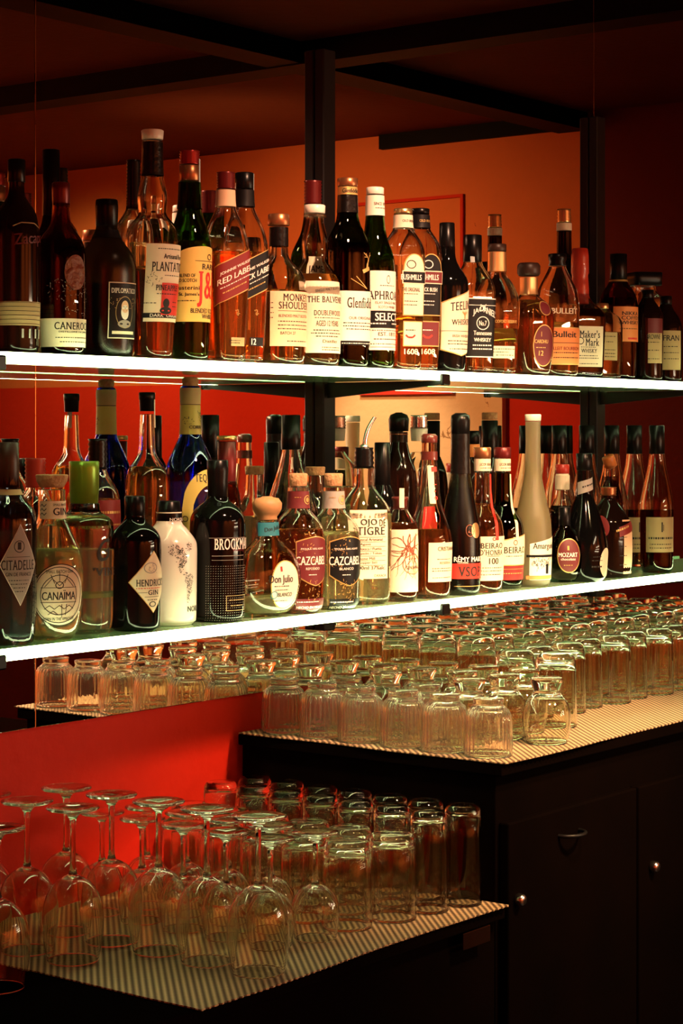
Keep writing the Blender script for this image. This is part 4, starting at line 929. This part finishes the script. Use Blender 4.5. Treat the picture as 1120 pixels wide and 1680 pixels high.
b.label((857, 882), 9.5, 'capgold', 'oval', dx=12, name='gold_seal', off=.0012, txt=[('o', 0, 869.5, 20, 15, 'sealbrown'), (strip(0, 0, 10, 4, 4), 0, 870, 1, 1, 'sealbrown')])
b.label((923, 948), 34, 'lred', dx=4, txt=[('*VSOP', 2, 936, 16, 44, 'ink')]); b.write([('RÉMY MARTIN', 6, 915, 10, 66, 'whiteink'), ('COGNAC', -12, 921.5, 3, 18, 'whiteink'), ('=', 4, 960, .8, 60, 'gold')], b.root)
def portuguese(cx, Y, lab, gl, liq, neckm, honra):
    b = Bottle('liqueur_bottle', lab, cx, Y, 'L', [(969, 31), (960, 33), (880, 36), (856, 33), (838, 22), (828, 15), (800, 13.5), (775, 13)], glass=gl, liquid=(826, liq), cat='liqueur bottle', phi=26)
    b.cap('cap', [(752, 14), (734, 14.5)], 'copper' if honra else 'capdred'); b.ringband('neck_band', 753, 773, 'cream'); b.write([('LICOR BEIRAO', 2, 762, 4.5, 24), ('~', 2, 768, 1.6, 20)], b.root, .0012)
    b.label((778, 885), 3, 'lred' if honra else 'cream', dx=10, name='ribbon', off=.0012)
    if honra:
        b.label((879, 951), 31, 'cream', dx=4, k=6, txt=[('*BEIRAO', 2, 894, 9, 42), ("*D'HONRA", 2, 905, 9, 44), ('o', 4, 883, 6, 7, 'ldred'), ('100', 4, 919, 10, 18), ('=', 4, 911, .8, 24, 'lred'), ('~', 2, 930, 1.8, 44), ('~', 2, 935, 1.8, 44), ('~', 2, 941, 1.8, 40)])
    else:
        b.label((876, 925), 31, 'cream', 'peak', dx=6, k=12, border='gold', txt=[('*BEIRAO', 8, 901, 10.5, 44), ('~', 6, 911, 1.8, 32), ('o', 6, 889, 9, 8, 'sealbrown')]); b.label((927, 950), 31.5, 'ldred', dx=6, name='lower_label', txt=[('=', 2, 932, .6, 52, 'gold'), ('~', 2, 939, 2, 46, 'gold')])
portuguese(791, 1.9243, "clear liqueur bottle with an amber cap and red ribbon reading BEIRAO D'HONRA", 'clear', 'rum', 'cream', True)
portuguese(824, 1.9452, 'dark green liqueur bottle with a red cap and cream ribbon reading BEIRAO', 'dgreen', 'dark', 'cream', False)
b = Bottle('liqueur_bottle', 'pale frosted liqueur bottle with a long slender neck and cream cap', 874, 1.9235, 'L', [(963, 27), (950, 29), (880, 31), (850, 29), (815, 21), (780, 14), (730, 12), (692, 12.5)], glass='frost', liquid=(760, 'gold_l'), cat='liqueur bottle', phi=30)
b.cap('cap', [(691, 13), (680, 13.5)], 'capwhite')
b.label((879, 950), 27, 'white', 'peak', dx=6, k=12, txt=[('Amarguinha', 10, 896, 13, 52), ('=', 0, 911, 4, 53, 'lblack'), (strip(0, 0, 60, 11, 12), -6, 922, 1, 1, 'lblack'), (strip(0, 0, 30, 8, 13), 14, 920, 1, 1, 'lblack'), ('I', 10, 932, 16, 6, 'lblack'), ('=', 0, 946, 6, 53, 'orange')])
b = Bottle('liqueur_bottle', 'small globe-shaped chocolate liqueur bottle reading MOZART', 926, 1.9315, 'L', [(957, 12), (950, 21), (935, 27), (910, 30), (888, 26), (872, 15), (864, 9), (842, 8.5)], glass='amberg', liquid=(880, 'dark'), cat='liqueur bottle', phi=12)
b.cap('cap', [(866, 9.5), (832, 9.5)], 'capblack'); b.label((884, 937), 19, 'maroon', 'oval', dx=2, border='gold', txt=[('MOZART', 0, 909, 7, 32, 'whiteink'), ('chocolate', 0, 916, 4, 24, 'whiteink'), ('I', 0, 898, 7, 3, 'gold'), ('~', 0, 926, 2, 14, 'gold')])
b = Bottle('liqueur_bottle', 'black cone-shouldered bottle with a cream slanted neck band and half-round label', 958, 1.918, 'L', [(956, 33), (945, 36), (900, 39), (870, 34), (840, 24), (815, 15), (790, 13), (770, 12.5)], glass='black', solid=True, cat='liqueur bottle', phi=34)
b.cap('cap', [(772, 13), (744, 13.5)], 'capblack'); b.label((786, 806), 20, 'grey', 'slant', dx=0, k=6, name='neck_band', txt=[('~', 0, 796, 4, 22, 'ink', .3)])
b.label((898, 946), 17, 'cream', 'oval', dx=22, txt=[('~', 0, 912, 2, 16), ('~', 0, 918, 2, 20), ('~', 0, 928, 4, 20)])
b = Bottle('liqueur_bottle', 'squat dark liqueur bottle with a copper cap, red seal and slanted red band', 998, 1.94, 'L', [(945, 36), (935, 38), (880, 39.5), (855, 36), (835, 24), (822, 13), (812, 12)], glass='brownb', solid=True, cat='liqueur bottle', phi=38)
b.cap('cap', [(813, 13), (800, 13.5)], 'copper', ridges=3); b.label((845, 878), 9, 'ldred', 'oval', dx=-32, name='wax_seal', off=.0014)
b.label((852, 940), 13, 'peach', dx=14, txt=[('~', 0, 880, 2, 14), ('~', 0, 895, 2, 14), ('~', 0, 910, 2, 14), ('~', 0, 925, 2, 14)]); b.label((858, 874), 20, 'ldred', 'slant', dx=12, k=6, name='slanted_band', off=.0014, txt=[('~', 0, 866, 5, 26, 'gold', .3)])
def aperitif(cx, Y, lab, lbl=True):
    b = Bottle('aperitif_bottle', lab, cx, Y, 'L', [(938, 25), (930, 27), (830, 27.5), (812, 25), (790, 20), (765, 14.5), (745, 12.5), (735, 12)], liquid=(836, 'dark'), cat='aperitif bottle', phi=18, group='tall clear-shouldered bottles with black caps')
    b.cap('cap', [(745, 13), (698, 12.5)], 'capblack')
    if lbl: b.label((848, 905), 27, 'tan', dx=0, txt=[([(0, -8, 0, 8, 2.2), (2.5, -6, 2.5, 4, 1)], 0, 864, 1), ('~', 0, 882, 5, 44), ('~', 0, 892, 2, 40), ('~', 0, 898, 2, 40)])
    return b
aperitif(1077, 1.925, 'tall clear-shouldered bottle with a black cap and cream label, last at the right end')
aperitif(1040, 2.043, 'tall bottle with a black cap and a label sliver, behind the last labelled bottle')
aperitif(1003, 2.0478, 'tall black-capped bottle standing right behind the copper-capped squat one', False)
aperitif(962, 2.0549, 'tall black-capped bottle standing behind the cone-shouldered black bottle', False)
aperitif(917, 2.05, 'tall black-capped bottle standing behind the globe-shaped bottle', False)
b = Bottle('liqueur_bottle', 'clear bottle with a tilted orange stopper behind the squat dark bottle', 1001, 1.995, 'L', [(940, 20), (830, 21), (812, 18), (795, 13), (783, 11), (765, 11)], liquid=(782, 'dark'), cat='liqueur bottle')
z1 = b.zat(758); V, F = lathe_data([(-.012, .0085), (-.010, .0125), (.010, .0125), (.0115, .012)], 28); mt = Matrix.Rotation(math.radians(-24), 3, 'Y')
mesh_obj('stopper', [tuple(mt @ Vector(v_) + Vector((-.002, 0, z1))) for v_ in V], F, M['caporange'], b.root)
b = Bottle('liqueur_bottle', 'red-capped bottle with a cream neck band behind the globe-shaped bottle', 922, 2.0, 'L', [(950, 24), (860, 26), (838, 22), (818, 13), (804, 11.5)], glass='clear', liquid=(830, 'dark'), cat='liqueur bottle')
b.cap('cap', [(777, 11.5), (762, 12)], 'capcherry'); b.ringband('neck_band', 780, 803, 'cream'); 
b.cap('collar', [(804, 11), (777, 11)], 'cream')
# ---- second row
b = Bottle('tequila_bottle', 'blue tequila bottle with a cork, patterned neck label and arched TEQUILA plate', 312, 2.0375, 'L', [(1010, 38), (1000, 41), (790, 42.5), (765, 40), (735, 27), (715, 17), (660, 16), (640, 17), (634, 15)], glass='blueg', liquid=(790, 'water'), cat='tequila bottle', phi=42)
b.cap('cork', [(634, 13), (622, 14), (619, 11)], 'cork'); b.ringband('neck_label', 665, 713, 'olivep'); b.write([('CORRALEJO', 6, 702, 7, 40, 'ink'), (strip(0, 0, 26, 7, 3), 8, 683, 1, 1, 'ink'), (strip(0, 0, 16, 8, 14), -16, 690, 1, 1, 'ink')], b.root, .0014)
b.ringband('neck_seal', 637, 664, 'tan', .0008)
b.label((770, 872), 48, 'olivep', 'horseshoe', dx=4, k=62, name='arched_plate', txt=[('*TEQUILA', 0, 785, 15, 46, 'ink'), ('o', -39, 850, 10, 10, 'ink'), ('o', 39, 850, 10, 10, 'ink')])
b = Bottle('tequila_bottle', 'tall clear bottle with a black cap and paper duty strip behind the black diamond-label bottle', 241, 2.0469, 'L', [(1020, 34), (800, 35.5), (772, 33), (752, 18), (740, 13.5), (680, 11.5)], liquid=(766, 'whisky'), cat='tequila bottle')
b.cap('cap', [(675, 12), (657, 12.5), (655, 13.5), (644, 13.5)], 'capblack'); b.label((656, 702), 3.6, 'white', dx=8, name='duty_strip', off=.0018)
b = Bottle('rum_bottle', 'clear bottle with a black ribbed screw cap behind the green-capped bottle', 160, 2.035, 'L', [(1030, 36), (830, 37.5), (805, 34), (785, 20), (770, 14)], liquid=(818, 'rum'), cat='rum bottle')
b.cap('cap', [(770, 16), (721, 16)], 'capblack', ridges=6); b.label((820, 900), 30, 'ldred', dx=0, txt=[('~', 0, 840, 6, 44, 'gold'), ('~', 0, 860, 4, 44, 'gold')])
b = Bottle('vodka_bottle', 'clear bottle with a red ribbed screw cap behind the circular-label bottle', 58, 2.0068, 'L', [(1050, 32), (850, 33), (825, 30), (808, 17), (798, 14)], liquid=(860, 'water'), cat='vodka bottle')
b.cap('cap', [(800, 17.5), (753, 17.5)], 'capcherry', ridges=7)
b = Bottle('whisky_bottle', 'dark bottle with a tall black cap behind the black textured bottle', 345, 2.0649, 'L', [(1000, 28), (790, 30), (770, 25), (750, 14)], glass='brownb', solid=True, cat='whisky bottle')
b.cap('cap', [(752, 15), (681, 14.5)], 'capblack', ridges=0)
b = Bottle('rum_bottle', 'amber-necked bottle with a gold-rimmed cap behind the black textured bottle', 372, 2.0114, 'L', [(1000, 24), (840, 25), (815, 22), (790, 16)], glass='amberg', liquid=(800, 'rum'), cat='rum bottle')
b.cap('cap', [(795, 15), (724, 15.5)], 'capdred'); b.cap('cap_rim', [(723, 16.5), (715, 16.5)], 'capgold')
b = Bottle('pisco_bottle', 'clear cone-shaped bottle with a black cap behind the round flask', 477, 2.035, 'L', [(1000, 46), (880, 48), (840, 44), (800, 31), (765, 20), (740, 14.5), (732, 14)], liquid=(838, 'dark'), cat='spirit bottle')
b.cap('cap', [(738, 16), (712, 16), (711, 15.5), (681, 15.5)], 'capblack')
b = Bottle('tequila_bottle', 'clear bottle with a short cork between the two shield-label bottles', 517, 2.0599, 'L', [(990, 30), (860, 31), (835, 28), (815, 16), (780, 14.5)], liquid=(850, 'gold_l'), cat='tequila bottle')
b.cap('cork', [(780, 15.5), (766, 16.5)], 'cork'); b.label((818, 846), 11, 'sealbrown', 'oval', dx=6, name='wax_seal', off=.002)
b = Bottle('whisky_bottle', 'slim black bottle with a flush black cap behind the pouring-spout bottle', 627, 2.005, 'L', [(975, 24), (840, 26), (815, 22), (795, 13)], glass='black', solid=True, cat='spirit bottle')
b.cap('cap', [(800, 13.5), (726, 13)], 'capblack')
b = Bottle('brandy_bottle', 'dark bottle with a large domed black cap against the cream door reflection', 654, 2.0307, 'L', [(970, 30), (800, 31), (770, 28), (745, 18), (725, 14)], glass='brownb', solid=True, cat='brandy bottle')
b.cap('cap', [(708, 16), (688, 17), (681, 14), (677, 7)], 'capblack'); b.ringband('neck_foil', 709, 726, 'foilblack'); b.ringband('neck_line', 712, 713.5, 'sealbrown', .0016)
b = Bottle('vodka_bottle', 'clear bottle with a ribbed silver cap behind the brown-waxed bottle', 687, 2.0351, 'L', [(970, 32), (790, 34), (765, 31), (750, 18), (742, 13)], liquid=(800, 'gold_l'), cat='vodka bottle')
b.cap('cap', [(703, 15.5), (682, 15)], 'silver', ridges=4); b.cap('neck_sleeve', [(724, 13), (703, 14.5)], 'capwhite'); b.label((830, 870), 24, 'lred', dx=4)
b = Bottle('vermouth_bottle', 'dark bottle with a black cap and orange neck label behind the frosted green bottle', 775, 2.04, 'L', [(960, 28), (800, 29), (780, 25), (760, 14), (750, 12.5)], glass='brownb', solid=True, cat='vermouth bottle')
b.cap('cap', [(729, 11.5), (707, 11.5)], 'capblack'); b.cap('neck_sleeve', [(752, 12.5), (729, 12)], 'orange')
b = Bottle('brandy_bottle', 'dark bottle with a cork-topped black cap behind the amber-capped bottle', 803, 2.06, 'L', [(960, 26), (800, 27), (775, 24), (750, 14)], glass='brownb', solid=True, cat='brandy bottle')
b.cap('cap', [(752, 13.5), (690, 13.5)], 'capblack'); b.cap('cork', [(689, 13), (677, 13)], 'cork')
